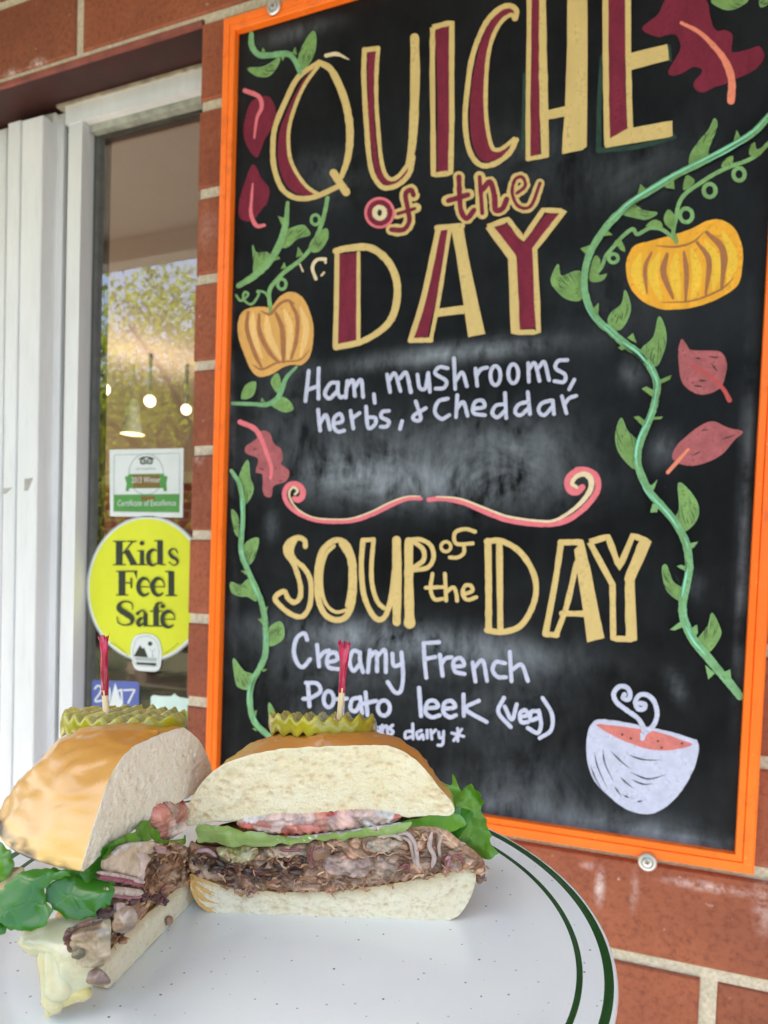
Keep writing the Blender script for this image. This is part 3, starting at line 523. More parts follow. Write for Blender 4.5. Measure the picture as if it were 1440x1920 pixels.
for tf, sc, LL in LV:
    d.use(tf, sc)
    for L in LL: leaf(d, L, OLV, sc)
for tf, LL in TH:
    d.use(tf, 3.6)
    for L in LL: d.fill(L, OLV if tf is not B7 else GRN, False)
d.use(ident, 1); d.line(vine, [12, 13, 13.5, 13, 13.5, 14.5, 13.5, 13.5, 14, 14.5, 15.5, 15.5, 16.5, 15], MNT)
strands(d, vine, 14)
for a, b in ((0, 4), (3, 7), (15, 17), (21, 24), (26, 28), (31, 33), (35, 37)): L = np.array(vine[a:b + 1]) + A3(-3.2 if a > 14 else -1, -2.5); d.line([tuple(p) for p in L], [1, 4, 4, 1], AQU)
d.build()
d = Draw('tendril_drawing', 'thin curly green tendril above the yellow pumpkin', board).use(A7, 3.4286)
d.line([(1450, 160), (1370, 240), (1300, 280), (1200, 315), (1100, 362), (1000, 425), (910, 490), (868, 555), (850, 640), (830, 750), (850, 790)], 26, GRN); d.line([(830, 775), (760, 722), (680, 712), (600, 752), (570, 718), (500, 770), (440, 840), (400, 890), (370, 960), (318, 1020)], 24, GRN)
for c, r in (((1254, 366), 36), ((1065, 470), 38), ((914, 630), 40)): d.ring(c, r, r + 4, 26, GRN)
d.ring((446, 906), 30, 28, 22, GRN)
for L in ([(1320, 240), (1330, 180), (1355, 162), (1370, 205), (1430, 185), (1380, 250)], [(770, 660), (798, 592), (842, 640), (820, 720)], [(895, 470), (915, 372), (968, 415)], [(1140, 320), (1170, 265), (1215, 250), (1205, 305)], [(455, 800), (495, 788), (522, 860), (490, 850)], [(655, 700), (700, 660), (750, 670), (760, 715), (700, 700)], [(296, 980), (325, 892), (362, 920), (352, 1010), (405, 1005), (370, 1052), (296, 1052)]): d.fill(L, OLV)
d.build()
d = Draw('yellow_pumpkin_drawing', 'squat golden yellow pumpkin with brown ribs', board).use(A7, 3.4286)
d.fill([(590, 820), (700, 790), (840, 752), (950, 715), (1050, 665), (1140, 660), (1222, 712), (1272, 820), (1276, 940), (1250, 1070), (1150, 1150), (1000, 1212), (850, 1236), (740, 1230), (620, 1172), (550, 1080), (527, 960), (545, 880)], AMB)
for L in ([(620, 880), (590, 1000), (640, 1130)], [(740, 880), (700, 1010), (750, 1170)], [(850, 880), (840, 1020), (870, 1170)], [(950, 850), (985, 1000), (960, 1160)], [(1040, 800), (1110, 940), (1090, 1110)], [(1150, 740), (1215, 900), (1180, 1060)]): d.line(L, [20, 60, 66, 56, 20], GLD)
for L, w_ in (([(692, 868), (650, 970), (662, 1130)], 26), ([(792, 878), (768, 1000), (830, 1165)], 40), ([(900, 865), (916, 1000), (910, 1180)], 32), ([(985, 805), (1060, 920), (1040, 1140)], 34), ([(1045, 738), (1152, 860), (1142, 1105)], 42)): d.line(L, [w_ * .5, w_, w_, w_ * .4], BRN)
d.line([(720, 826), (850, 832), (960, 800), (1030, 735)], [4, 14, 12, 4], BRN); d.line([(760, 1190), (950, 1180), (1130, 1110), (1215, 1040)], [4, 10, 12, 4], BRN); d.line([(840, 760), (850, 800)], 30, OLV); d.build()
d = Draw('leaf_drawing', 'small rose leaf with red stem on the right', board).use(A8, 3.6)
d.fill([(930, 272), (962, 310), (990, 345), (1080, 350), (1190, 360), (1232, 430), (1226, 510), (1190, 602), (1080, 648), (990, 622), (930, 560), (912, 460), (908, 340)], ROS); d.line([(1005, 455), (1130, 530), (1210, 610), (1252, 685)], [22, 22, 28, 32], RED)
for L in ([(1020, 400), (1060, 405)], [(1110, 390), (1180, 400)], [(1130, 440), (1170, 490)], [(1040, 550), (1100, 555)], [(1010, 585), (1070, 595)]): d.line(L, [3, 12, 3], GAP)
d.build()
d = Draw('leaf_drawing', 'pointed rose leaf with salmon stem below the other', board).use(A8, 3.6)
d.fill([(1342, 898), (1240, 870), (1140, 828), (1050, 860), (960, 930), (890, 1000), (868, 1080), (960, 1126), (1080, 1112), (1200, 1052), (1290, 950)], ROS); d.line([(975, 1015), (900, 1100), (836, 1172)], [20, 26, 26], SOC)
for L in ([(1200, 950), (1290, 920)], [(1000, 1060), (1060, 1030)], [(1060, 890), (1110, 885)]): d.line(L, [3, 9, 3], GAP)
d.build()
d = Draw('oak_leaf_drawing', 'big maroon lobed leaf in the top right corner', board).use(A3_, 4.235)
d.fill([(620, 0), (560, 120), (440, 225), (560, 292), (690, 272), (738, 330), (735, 410), (650, 560), (680, 602), (760, 580), (850, 532), (912, 550), (905, 590), (848, 660), (870, 715), (930, 732), (1020, 690), (1120, 660), (1200, 622), (1340, 550), (1412, 450), (1370, 368), (1290, 390), (1170, 416), (1150, 380), (1158, 280), (1100, 238), (1040, 246), (1000, 200), (975, 100), (960, 20), (900, -60), (760, -80), (660, -50)], MAR)
d.line([(752, 182), (900, 260), (1040, 400), (1112, 510), (1152, 640), (1146, 800)], [28, 34, 46, 56, 62, 64], SOC); d.build()
d = Draw('green_leaf_drawing', 'green leaves cut by the top of the board', board).use(A3_, 4.235)
leaf(d, [(990, 5), (1060, 60), (1130, 78), (1210, 55), (1280, 0), (1240, -60), (1100, -70)], OLV, 4.2); leaf(d, [(1375, 5), (1385, 55), (1440, 30), (1500, -30), (1430, -40)], OLV, 4.2); d.build()
# --- left column
d = Draw('corner_vine_drawing', 'short green vine in the top left corner', board).use(A1, 3.6)
leaf(d, [(425, 440), (450, 330), (525, 212), (550, 270), (530, 380), (462, 470)], OLV, 3.6); leaf(d, [(300, 390), (200, 450), (90, 462), (150, 512), (230, 512), (285, 450)], OLV, 3.6)
for L in ([(180, 355), (190, 318), (210, 350)], [(385, 360), (410, 315), (420, 370)], [(310, 380), (325, 415), (340, 378)]): d.fill(L, OLV, False)
d.line([(112, 225), (116, 310), (165, 370), (250, 372), (350, 362), (402, 402), (442, 492)], [32, 40, 42, 40, 36, 30], MNT); d.build()
d = Draw('chalk_dash', 'loose cream dash above the first capital', board).use(A1, 3.6); d.line([(618, 375), (690, 365), (772, 402)], [26, 28, 6], CRM); d.build()
d = Draw('leaf_drawing', 'upper maroon leaf with pink stem at the left edge', board).use(A1, 3.6)
d.fill([(110, 690), (190, 650), (240, 660), (276, 740), (260, 840), (200, 950), (150, 1062), (80, 980), (58, 880), (75, 780)], MAR); d.line([(70, 612), (160, 650), (182, 720), (150, 800), (132, 930)], [32, 32, 28, 20, 14], PNK); d.build()
d = Draw('leaf_drawing', 'lower maroon leaf with pink curled stem at the left edge', board).use(ident, 1)
d.fill(A1([(120, 1110), (180, 1200), (234, 1280), (215, 1380)]) + A5([(292, 130), (200, 248), (100, 232), (78, 150)]) + A1([(45, 1300)]), MAR); d.line(A1([(122, 1240)]) + A5([(190, 60), (186, 190), (232, 288), (300, 285)]), [3.5, 5, 7, 8, 6], PNK); d.build()
d = Draw('left_vine_drawing', 'green vine with leaves above the tan pumpkin', board).use(A5, 4.572)
leaf(d, [(480, 345), (560, 300), (640, 288), (692, 360), (640, 382), (580, 400), (500, 470), (440, 460)], OLV, 4.5); leaf(d, [(200, 455), (230, 520), (330, 520), (345, 600), (220, 710), (208, 590)], OLV, 4.5)
for L in ([(415, 205), (480, 225), (450, 285)], [(380, 590), (420, 550), (436, 575)]): d.fill(L, OLV, False)
d.line([(500, 92), (482, 280), (430, 450), (340, 600), (220, 715), (78, 805)], [30, 52, 60, 62, 58, 44], GRN); d.build()
d = Draw('tendril_drawing', 'curly green tendril rising from the tan pumpkin', board).use(A5, 4.572)
d.line([(842, 50), (812, 200), (770, 330), (700, 480), (600, 590), (480, 680), (420, 740), (360, 810), (340, 880), (352, 1000)], [34, 36, 34, 36, 34, 34], GRN); d.ring((738, 238), 36, 42, 26, GRN); d.ring((450, 790), 36, 44, 26, GRN)
leaf(d, [(700, 430), (770, 350), (835, 316), (842, 400), (770, 505), (690, 502)], OLV, 4.5); d.fill([(575, 560), (588, 466), (640, 540)], OLV, False); d.fill([(440, 660), (470, 600), (490, 650)], OLV, False)
d.line([(58, 885), (100, 932), (162, 880), (130, 858), (122, 920), (190, 962), (252, 880), (240, 850), (300, 860), (335, 905)], 20, GRN); d.build()
d = Draw('chalk_mark', 'small cream curved mark beside the big D', board).use(A5, 4.572); d.line([(822, 575), (750, 582), (712, 650), (742, 745)], [30, 28, 30], CRM); d.line([(820, 575), (825, 605)], 20, CRM); d.line([(605, 620), (630, 680)], 14, CRM); d.line([(790, 715), (812, 690)], 18, CRM); d.build()
d = Draw('tan_pumpkin_drawing', 'upright tan pumpkin with brown ribs at the left edge', board).use(A5, 4.572)
d.fill([(360, 985), (430, 900), (520, 853), (612, 890), (672, 980), (717, 1130), (717, 1280), (690, 1410), (620, 1482), (540, 1480), (460, 1502), (360, 1562), (260, 1584), (190, 1530), (130, 1400), (80, 1250), (73, 1130), (110, 1030), (200, 988), (290, 983)], ORA)
for L in ([(205, 1040), (200, 1200), (280, 1420)], [(320, 1060), (340, 1230), (440, 1430)], [(470, 1010), (520, 1180), (500, 1430)], [(610, 990), (660, 1180), (610, 1410)]): d.line(L, [20, 54, 60, 54, 20], TANL)
for L, w_ in (([(160, 1030), (152, 1180), (220, 1390), (275, 1500)], 38), ([(255, 1050), (260, 1200), (340, 1370), (425, 1462)], 40), ([(400, 1040), (452, 1170), (462, 1350), (464, 1462)], 42), ([(520, 940), (582, 1080), (572, 1280), (530, 1430)], 36)): d.line(L, [w_ * .6, w_, w_, w_ * .5], BRN)
d.line([(270, 1020), (350, 1045), (430, 960), (500, 930), (560, 960)], [8, 28, 24, 26, 8], BRN); d.line([(200, 1480), (280, 1520), (420, 1460), (600, 1440), (690, 1350)], [6, 18, 14, 14, 4], BRN); d.line([(345, 980), (352, 1020)], 26, OLV); d.build()
d = Draw('short_vine_drawing', 'little green vine under the tan pumpkin', board).use(A5, 4.572)
leaf(d, [(358, 1630), (410, 1555), (440, 1640), (420, 1725)], OLV, 4.5, False); leaf(d, [(105, 1770), (140, 1660), (225, 1630), (200, 1745)], OLV, 4.5, False); leaf(d, [(345, 1805), (440, 1758), (510, 1790), (545, 1862), (460, 1882)], OLV, 4.5, False)
d.fill([(270, 1800), (280, 1760), (305, 1800)], OLV, False); d.line([(575, 1500), (490, 1590), (450, 1690), (410, 1770), (320, 1822), (200, 1818), (30, 1812)], [20, 36, 46, 44, 40, 34, 30], MNT); d.build()
d = Draw('oak_leaf_drawing', 'faded pink lobed leaf beside the flourish', board).use(B3, 6)
d.fill([(420, 228), (510, 250), (560, 370), (640, 430), (662, 540), (640, 600), (732, 680), (702, 790), (560, 850), (540, 950), (500, 977), (440, 920), (430, 722), (358, 690), (380, 540), (250, 480), (248, 400), (360, 320)], ROS); d.line([(180, 128), (340, 200), (420, 320), (480, 480), (532, 640), (522, 760)], [56, 60, 52, 46, 40, 30], PNK)
for L in ([(320, 440), (370, 430)], [(400, 650), (450, 665)], [(570, 650), (590, 645)], [(620, 790), (655, 785)]): d.line(L, [4, 16, 4], GAP)
d.build()
d = Draw('side_vine_drawing', 'mint green vine running down the left edge', board)
d.use(B3, 6)
for L in ([(160, 780), (265, 555), (292, 760), (328, 850), (310, 950), (236, 1050), (190, 960)], [(85, 1120), (150, 1180), (168, 1320), (172, 1415), (120, 1360)], [(225, 1515), (388, 1435), (332, 1670), (262, 1720)]): leaf(d, L, OLV, 6)
d.use(B4, 6)
for L in ([(285, 165), (190, 222), (76, 192), (88, 300), (180, 346), (270, 350), (365, 395)], [(500, 720), (642, 636), (667, 820), (500, 905)], [(106, 1050), (220, 1190), (330, 1240), (285, 1385), (170, 1372), (130, 1290)], [(508, 1545), (605, 1740), (520, 1765)]): leaf(d, L, OLV, 6)
for L in ([(190, 60), (250, 60), (250, 110)], [(460, 480), (502, 460), (470, 525)], [(425, 600), (378, 602), (430, 655)], [(430, 1170), (490, 1165), (440, 1200)], [(340, 1640), (372, 1625), (355, 1700)], [(360, 1830), (312, 1835), (370, 1870)]): d.fill(L, OLV, False)
d.use(ident, 1); d.line(B3([(82, 675), (160, 800), (200, 950), (210, 1150), (196, 1400), (196, 1600), (262, 1780)]) + B4([(300, 130), (370, 280), (430, 450), (465, 650), (472, 850), (460, 1020), (400, 1160), (322, 1300), (290, 1450), (300, 1620), (350, 1770), (480, 1900), (570, 1975)]), [7, 9, 10, 10, 10, 10.5, 11, 11, 11, 11, 10.5], MNT)
strands(d, B3([(160, 800), (200, 950), (210, 1150), (196, 1400), (196, 1600), (262, 1780)]) + B4([(300, 130), (370, 280), (430, 450), (465, 650), (472, 850), (460, 1020), (400, 1160), (322, 1300), (290, 1450), (300, 1620), (350, 1770), (480, 1900)]), 10); d.build()

# ------------------------------------------------------------------ stickers on the window glass
SY = GLY - .0009
LIM = plain('sticker_lime', (.62, .66, .035), .35, .05, 20); SWH = plain('sticker_white', (.62, .66, .67), .35, .04); SGY = plain('sticker_grey', (.36, .40, .40), .4, .08)
INK = plain('sticker_ink', (.02, .028, .018), .4, .1); SGN = plain('sticker_green', (.075, .26, .06), .35, .12); SBL = plain('sticker_blue', (.085, .115, .36), .4, .06); SMT = plain('sticker_mint', (.55, .70, .67), .4, .05); SLG = plain('sticker_leaf', (.22, .55, .06), .4, .1)
SBR = plain('brown_print_and_reflection', (.17, .10, .018), .4, .15)  # brown for small print and for reflections painted on the certificate
def sticker(name, label, cat, out, base):
    """a thin vinyl sticker: a slab traced as a closed outline on the glass"""
    P = np.array(out, float); F_ = [on_y(a, b, SY) for a, b in P]; B_ = [on_y(a, b, SY) + A3(0, .0008, 0) for a, b in P]; n = len(P)
    tri = tessellate_polygon([[Vector((a, b, 0)) for a, b in P]]); V = F_ + B_; F = []
    for t in tri:
        p = [V[i] for i in t]; F.append(t if np.cross(p[1] - p[0], p[2] - p[0])[1] < 0 else t[::-1])
    F += [(i, (i + 1) % n, n + (i + 1) % n, n + i) for i in range(n)]
    c = np.mean(F_, 0); o = obj(name, V, F, base, None, origin=(c[0], SY, min(v[2] for v in F_))); return tag(o, label, cat)
ell = lambda c, rx, ry, n=48, a0=0: [(c[0] + rx * math.cos(t + a0), c[1] + ry * math.sin(t + a0)) for t in np.linspace(0, 2 * math.pi, n, endpoint=False)]
def text(name, s, parent, p0, p1, h, m, plane):
    """lettering set with Blender's own font, fitted between two points of the glass"""
    c = bpy.data.curves.new(name, 'FONT'); c.body = s; c.size = 1; c.resolution_u = 2; t = bpy.data.objects.new(name, c); COL.objects.link(t)
    bpy.context.view_layer.update(); me = bpy.data.meshes.new_from_object(t.evaluated_get(bpy.context.evaluated_depsgraph_get()))
    V = np.array([v.co[:] for v in me.vertices]); F = [tuple(p.vertices) for p in me.polygons]; bpy.data.objects.remove(t); bpy.data.curves.remove(c); bpy.data.meshes.remove(me)
    V[:, 0] -= V[:, 0].min(); V /= np.array([V[:, 0].max(), V[:, 1].max(), 1]); a, b = on_y(*p0, plane), on_y(*p1, plane)
    W = [a + (b - a) * v[0] + A3(0, 0, h) * v[1] for v in V]
    return obj(name, W, F, m, parent)
# round lime sticker
q = B8([(630, 890)])[0]; sx_, sy_ = 105, 135
rs = sticker('round_sticker', 'round lime yellow window sticker reading Kids Feel Safe', 'sticker', ell((277, 1104), 115, 137, 64), SGY)
d = Draw('sticker_face', None, rs, SY - .00015, 4e-5); d.fill(ell((277, 1104), 112.5, 134.5), SWH, False, jit=0); d.fill(ell((276, 1104), 108.5, 131.5), LIM, False, jit=0); d.build()
d = Draw('sticker_lettering', 'bold black serif words Kids Feel Safe', rs, SY - .00045, 4e-5).use(B8, 5.818)
poly = lambda *LL: [d.fill(L, INK, False, jit=0) for L in LL]
hair = lambda w_, *LL: [d.line(L, w_, INK, False, jit=0) for L in LL]
def ser_e(cx_, cy_, r1=66, r2=92):
    d.line([(cx_ + r1 * math.cos(t), cy_ + r2 * math.sin(t)) for t in np.linspace(0, -1.75 * math.pi, 26)], [8, 18, 40, 46, 44, 34, 14], INK, jit=0); d.line([(cx_ - r1 * .7, cy_), (cx_ + r1, cy_)], 11, INK, False, jit=0)
poly([(390, 375), (465, 375), (465, 635), (390, 635)], [(478, 492), (535, 465), (628, 632), (552, 632)], [(652, 478), (702, 478), (702, 632), (652, 632)], [(842, 368), (905, 368), (905, 632), (842, 632)], [(420, 703), (495, 703), (495, 965), (420, 965)], [(585, 703), (622, 703), (622, 795), (606, 760)], [(962, 705), (1028, 705), (1028, 970), (962, 970)], [(690, 1165), (738, 1165), (738, 1298), (690, 1298)], [(798, 1100), (860, 1100), (860, 1300), (798, 1300)])
hair(14, [(365, 378), (495, 378)], [(365, 633), (495, 633)], [(520, 378), (612, 378)], [(548, 632), (660, 632)], [(630, 482), (690, 482)], [(630, 633), (728, 633)], [(815, 372), (880, 372)], [(880, 632), (930, 632)], [(398, 706), (622, 706)], [(398, 964), (520, 964)], [(495, 832), (560, 832)], [(935, 708), (1000, 708)], [(940, 970), (1050, 970)], [(770, 1140), (892, 1140)], [(768, 1302), (890, 1302)], [(700, 1300), (760, 1300)]); hair(16, [(572, 380), (455, 525)]); hair(18, [(558, 782), (558, 882)])
for c, r in (((675, 398), 26), ((902, 1086), 25), ((628, 1165), 20)): d.fill(ell(c, r, r, 14), INK, False, jit=0)
d.line([(835, 480), (795, 470), (752, 505), (742, 560), (755, 615), (795, 640), (842, 615)], [12, 30, 48, 50, 46, 26, 10], INK, jit=0)
d.line([(1062, 500), (1040, 465), (1000, 462), (972, 498), (1000, 545), (1050, 575), (1062, 615), (1020, 640), (970, 605)], [14, 12, 18, 30, 40, 34, 20, 12, 14], INK, jit=0)
ser_e(700, 875); ser_e(855, 875); ser_e(965, 1228, 70, 86)
d.line([(572, 1120), (562, 1055), (490, 1034), (432, 1062), (428, 1115), (495, 1165), (562, 1215), (560, 1270), (490, 1292), (420, 1268), (402, 1205)], [10, 16, 16, 34, 62, 66, 58, 30, 14, 14, 10], INK, jit=0)
d.line([(625, 1165), (680, 1130), (714, 1170)], [26, 14, 30], INK, jit=0); d.line([(700, 1205), (650, 1228), (630, 1268), (652, 1298), (698, 1262)], [10, 36, 46, 30, 10], INK, jit=0)
d.line([(828, 1110), (842, 1060), (892, 1048)], [52, 30, 16], INK, jit=0)
for k in range(7): a = (340 + k * 27, 1480 + k * 14 + k * k * 1.2); d.line([a, (a[0] + 14, a[1] + 14)], 7, SBR, False, jit=0)
for k in range(7): a = (915 + k * 24, 1612 - k * 13 - k * k * .9); d.line([a, (a[0] + 12, a[1] - 14)], 7, SBR, False, jit=0)
d.build()
d = Draw('emblem_badge', 'white arched badge with a dark mountain, sun and figure', rs, SY - .0012, 4e-5).use(B8, 5.818)
d.fill([(560, 1500), (600, 1415), (720, 1385), (840, 1428), (888, 1550), (886, 1690), (850, 1788), (720, 1795), (605, 1770), (562, 1660), (550, 1570)], SWH, jit=0, n=5)
d.line([(590, 1520), (625, 1440), (720, 1412), (815, 1450), (860, 1550), (858, 1660), (835, 1740), (610, 1720), (580, 1600)], 8, SGY, True, True, jit=0)
for L in ([(585, 1632), (655, 1508), (678, 1548), (700, 1535), (742, 1645)], [(610, 1695), (835, 1705), (828, 1738), (620, 1722)]): d.fill(L, INK, False, jit=0)
d.fill([(598, 1640), (840, 1650), (838, 1690), (606, 1680)], SGY, False, jit=0); d.fill(ell((765, 1495), 25, 25, 14), INK, False, jit=0); d.line([(765, 1550), (790, 1590), (785, 1640)], 8, SGY); d.line([(815, 1555), (790, 1590), (805, 1640)], 8, SGY); d.build()
# certificate sticker
C1 = T(190, 830, 8.47)
cs = sticker('certificate_sticker', 'square white and green certificate sticker above the round lime one', 'sticker', C1([(130, 112), (1305, 88), (1292, 1190), (138, 1168)]), SWH)
d = Draw('sticker_print', 'grey ring, owl badge, green ribbon and green band with painted brown reflections', cs, SY - .0002, 4e-5).use(C1, 8.47)
d.line([(205, 195), (1245, 168), (1238, 1108), (198, 1092)], 12, SGY, False, True, jit=0); d.ring((712, 500), 275, 325, 16, SGY)
d.fill([(372, 545), (440, 520), (440, 770), (385, 770), (402, 650)], SGN, False, jit=0); d.fill([(985, 520), (1052, 540), (1030, 650), (1040, 770), (985, 770)], SGN, False, jit=0); d.fill([(432, 500), (992, 492), (985, 722), (438, 726)], SGN, False, jit=0); d.fill([(500, 510), (930, 505), (925, 712), (505, 716)], SBR, False, jit=0)  # brown middle of the ribbon is a painted reflection
d.fill([(196, 828), (1240, 815), (1236, 1104), (192, 1090)], SGN, False, jit=0); d.fill([(630, 850), (850, 845), (850, 920), (630, 925)], SBR, False, jit=0)  # brown patch on the band is a painted reflection
for c in ((660, 298), (768, 296)): d.ring(c, 38, 40, 20, INK, 16); d.fill(ell(c, 12, 12, 10), INK, False, jit=0)
d.line([(600, 262), (660, 235), (715, 230), (770, 235), (830, 258)], 18, INK, jit=0); d.fill([(700, 320), (728, 320), (714, 350)], INK, False, jit=0); d.line([(560, 418), (640, 412), (700, 420), (780, 412), (860, 416)], 16, SGY, jit=.3); d.build()
tx = lambda s, a, b, h, par, pl=SY - .0009, m=SWH, nm='sticker_text': text(nm, s, par, C1([a])[0], C1([b])[0], h, m, pl)
tx('Certificate of Excellence', (255, 1005), (1185, 1000), .0085, cs); tx('2013 Winner', (480, 640), (940, 632), .0085, cs)
# year sticker and mint sticker
C2 = T(150, 1170, 6.545)
ys = sticker('year_sticker', 'blue window sticker with white 2017 and a sail, behind the pickle', 'sticker', C2([(148, 700), (175, 688), (700, 708), (724, 735), (722, 1190), (140, 1190)]), SBL)
d = Draw('sticker_print', 'white figures 2017 and white sail', ys, SY - .0002, 4e-5).use(C2, 6.545)
d.fill([(432, 722), (535, 1040), (345, 1040)], SWH, False, jit=0)
for L in ([(182, 795), (215, 758), (258, 775), (255, 830), (185, 945), (280, 938)], [(335, 770), (305, 800), (300, 880), (320, 945), (350, 945), (365, 870), (360, 800), (338, 770)], [(465, 828), (508, 800), (516, 972)], [(540, 812), (672, 806), (592, 968)]): d.line(L, 22, SWH, len(L) > 5, jit=0)
d.build()
ms_ = sticker('mint_sticker', 'pale mint and green sticker with wavy top beside the brick edge', 'sticker', C2([(868, 895), (900, 872), (1000, 885), (1100, 888), (1140, 875), (1158, 850), (1180, 878), (1220, 898), (1345, 920), (1345, 1300), (868, 1300)]), SMT)
d = Draw('sticker_print', 'leaf green lower band', ms_, SY - .0002, 4e-5).use(C2, 6.545); d.fill([(870, 1062), (1100, 1078), (1343, 1066), (1343, 1298), (870, 1298)], SLG, False, jit=0); d.build()

# ------------------------------------------------------------------ cafe interior behind the glass
IZ, IY = 2.62, 5.2
def ibrick():
    g = G('interior_brick'); bt = g.n('TexBrick', {'Vector': g.n('Mapping', {'Vector': g.tc.outputs['Object'], 'Rotation': (rad(90), 0, 0)}).outputs[0], 'Color1': (.34, .055, .03), 'Color2': (.24, .04, .022), 'Mortar': (.36, .22, .16), 'Scale': 1.0, 'Mortar Size': .008, 'Brick Width': .25, 'Row Height': .09})
    g.P(Base_Color=bt.outputs[0], Roughness=.8); return g.m
m = MB(); m.add([(-6, IY, 0), (1.5, IY, 0), (1.5, IY, IZ), (-6, IY, IZ)], [(0, 1, 2, 3)])
iw = thing('interior_wall', (-2, IY, 0), 'red brick inner wall of the cafe seen through the window', 'wall'); m.build('bricks', ibrick(), iw)
m = MB(); m.box(-6, 1.5, IY - .04, IY - .003, IZ - .11, IZ - .003); m.build('crown_moulding', plain('crown_paint', (.70, .62, .56), .5), iw)
cream = plain('interior_paint', (.52, .43, .36), .8, .06, 3)
m = MB(); m.add([(1.5, .13, 0), (1.5, IY, 0), (1.5, IY, IZ), (1.5, .13, IZ)], [(0, 1, 2, 3)]); m.build('side_wall', cream, iw)
m = MB(); m.add([(-6, .125, IZ), (1.5, .125, IZ), (1.5, IY, IZ), (-6, IY, IZ)], [(3, 2, 1, 0)]); tag(m.build('interior_ceiling', plain('ceiling_plaster', (.80, .64, .56), .85, .05, 2)), kind='structure')
m = MB(); m.add([(-6, .125, .0), (1.5, .125, .0), (1.5, IY, .0), (-6, IY, .0)], [(0, 1, 2, 3)]); tag(m.build('interior_floor', plain('interior_boards', (.42, .30, .20), .5, .3, 6)), kind='structure')
bulb = emit('lamp_glow', (1, .76, .5), 1.3); shade = plain('pendant_grey', (.20, .22, .20), .5)
for k, (px, py, rr, e) in enumerate([(195, 730, .027, .6), (281, 752, .027, .6), (349, 768, .025, .5)]):
    d_ = ray(px, py); t_ = (IZ - .22 - CAM[2]) / d_[2]; c = CAM + d_ * t_
    L = thing('ceiling_light', (c[0], c[1], IZ), ['brightest ceiling lamp nearest the window frame', 'ceiling lamp right of the hanging lamp cord', 'ceiling lamp nearest the brick edge'][k], 'ceiling light', 'round lamps on the cafe ceiling')
    m = MB(); ph = np.linspace(-math.pi / 2, math.pi / 2, 9); V = [(c[0] + rr * math.cos(a) * math.cos(t), c[1] + rr * math.cos(a) * math.sin(t), c[2] + rr * math.sin(a)) for a in ph for t in np.linspace(0, 2 * math.pi, 14, endpoint=False)]
    m.add(V, [(i * 14 + j, i * 14 + (j + 1) % 14, (i + 1) * 14 + (j + 1) % 14, (i + 1) * 14 + j) for i in range(8) for j in range(14)]); m.build('globe', bulb, L, True)
    m = MB(); m.tube([(c[0], c[1], IZ - .004), (c[0], c[1], c[2] + rr * .8)], .009, 12); m.build('mount', shade, L)
    li = bpy.data.lights.new('ceiling_lamp_light', 'POINT'); li.energy = e; li.color = (1, .80, .64); li.shadow_soft_size = .06; lo = bpy.data.objects.new('ceiling_lamp_light', li); COL.objects.link(lo); lo.location = (c[0], c[1], c[2] - rr - .02)
# pendant lamp
pc = on_y(248, 815, 2.2); pr = .062; PL_ = thing('pendant_lamp', (pc[0], pc[1], IZ), 'grey hanging lamp with glowing underside and long cord', 'pendant lamp')
m = MB(); m.tube([(pc[0], pc[1], IZ), (pc[0], pc[1], pc[2] + .17)], .005, 8); m.build('cord', shade, PL_)
m = MB(); m.tube([(pc[0], pc[1], pc[2] + .17), (pc[0], pc[1], pc[2] + .13), (pc[0], pc[1], pc[2] + .07), (pc[0], pc[1], pc[2] + .03), (pc[0], pc[1], pc[2])], [.02, .034, .036, .05, pr], 24, cap=False); m.build('lamp_shade', shade, PL_, True)
m = MB(); m.tube([(pc[0], pc[1], pc[2] + .004), (pc[0], pc[1], pc[2] + .0045)], [pr * .95, pr * .95], 24); m.build('diffuser', emit('warm_glow', (1, .72, .35), 1.2), PL_)
# wooden counter inside, a mug and a paper card on it
wood = plain('red_wood', (.27, .085, .045), .35, .3, 9, .1)
ct = thing('window_counter', (-.5, .2, 0), 'reddish wooden counter just inside the window', 'counter'); zc = on_y(250, 1272, .20)[2]
m = MB(); m.box(-1.6, .6, .135, .46, zc - .035, zc, 0, .003); m.build('counter_top', wood, ct)
m = MB(); m.box(-1.6, .6, .38, .44, .001, zc - .036); m.build('counter_front', plain('counter_board', (.12, .07, .04), .6, .3, 9), ct)
c = on_y(205, 1262, .27); m = MB(); m.tube([(c[0], c[1], zc + .001), (c[0], c[1], zc + .004), (c[0], c[1], zc + .07), (c[0], c[1], zc + .072)], [.026, .030, .034, .032], 20)
mug = thing('mug', (c[0], c[1], zc), 'pale blue white mug standing on the inside counter', 'mug'); m.build('cup', plain('mug_glaze', (.62, .72, .74), .15), mug, True)
m = MB(); m.tube(crom([(c[0] + .03, c[1], zc + .055), (c[0] + .055, c[1], zc + .05), (c[0] + .055, c[1], zc + .025), (c[0] + .03, c[1], zc + .018)]), .004, 8); m.build('handle', plain('mug_handle_glaze', (.62, .72, .74), .15), mug, True)
bx = [on_y(a, b, .34) for a, b in ((300, 1262), (362, 1268), (362, 1190), (316, 1215))]
cb = thing('card_box', (bx[0][0], .34, zc), 'salmon coloured cardboard box lying on the inside counter', 'box'); x0, x1 = bx[0][0], bx[1][0] + .1
m = MB(); m.box(x0, x1, .30, .40, zc + .0005, zc + .055, 0, .002); m.build('carton', plain('salmon_card', (.62, .27, .17), .7, .1), cb); m = MB(); m.box(x0 - .002, x1 + .002, .298, .402, zc + .056, zc + .066); m.build('lid', plain('salmon_lid', (.66, .30, .20), .7, .1), cb)
pp = thing('potted_plant', (-.9, 2.9, 0), 'leafy pot plant inside the cafe beyond the counter', 'plant')
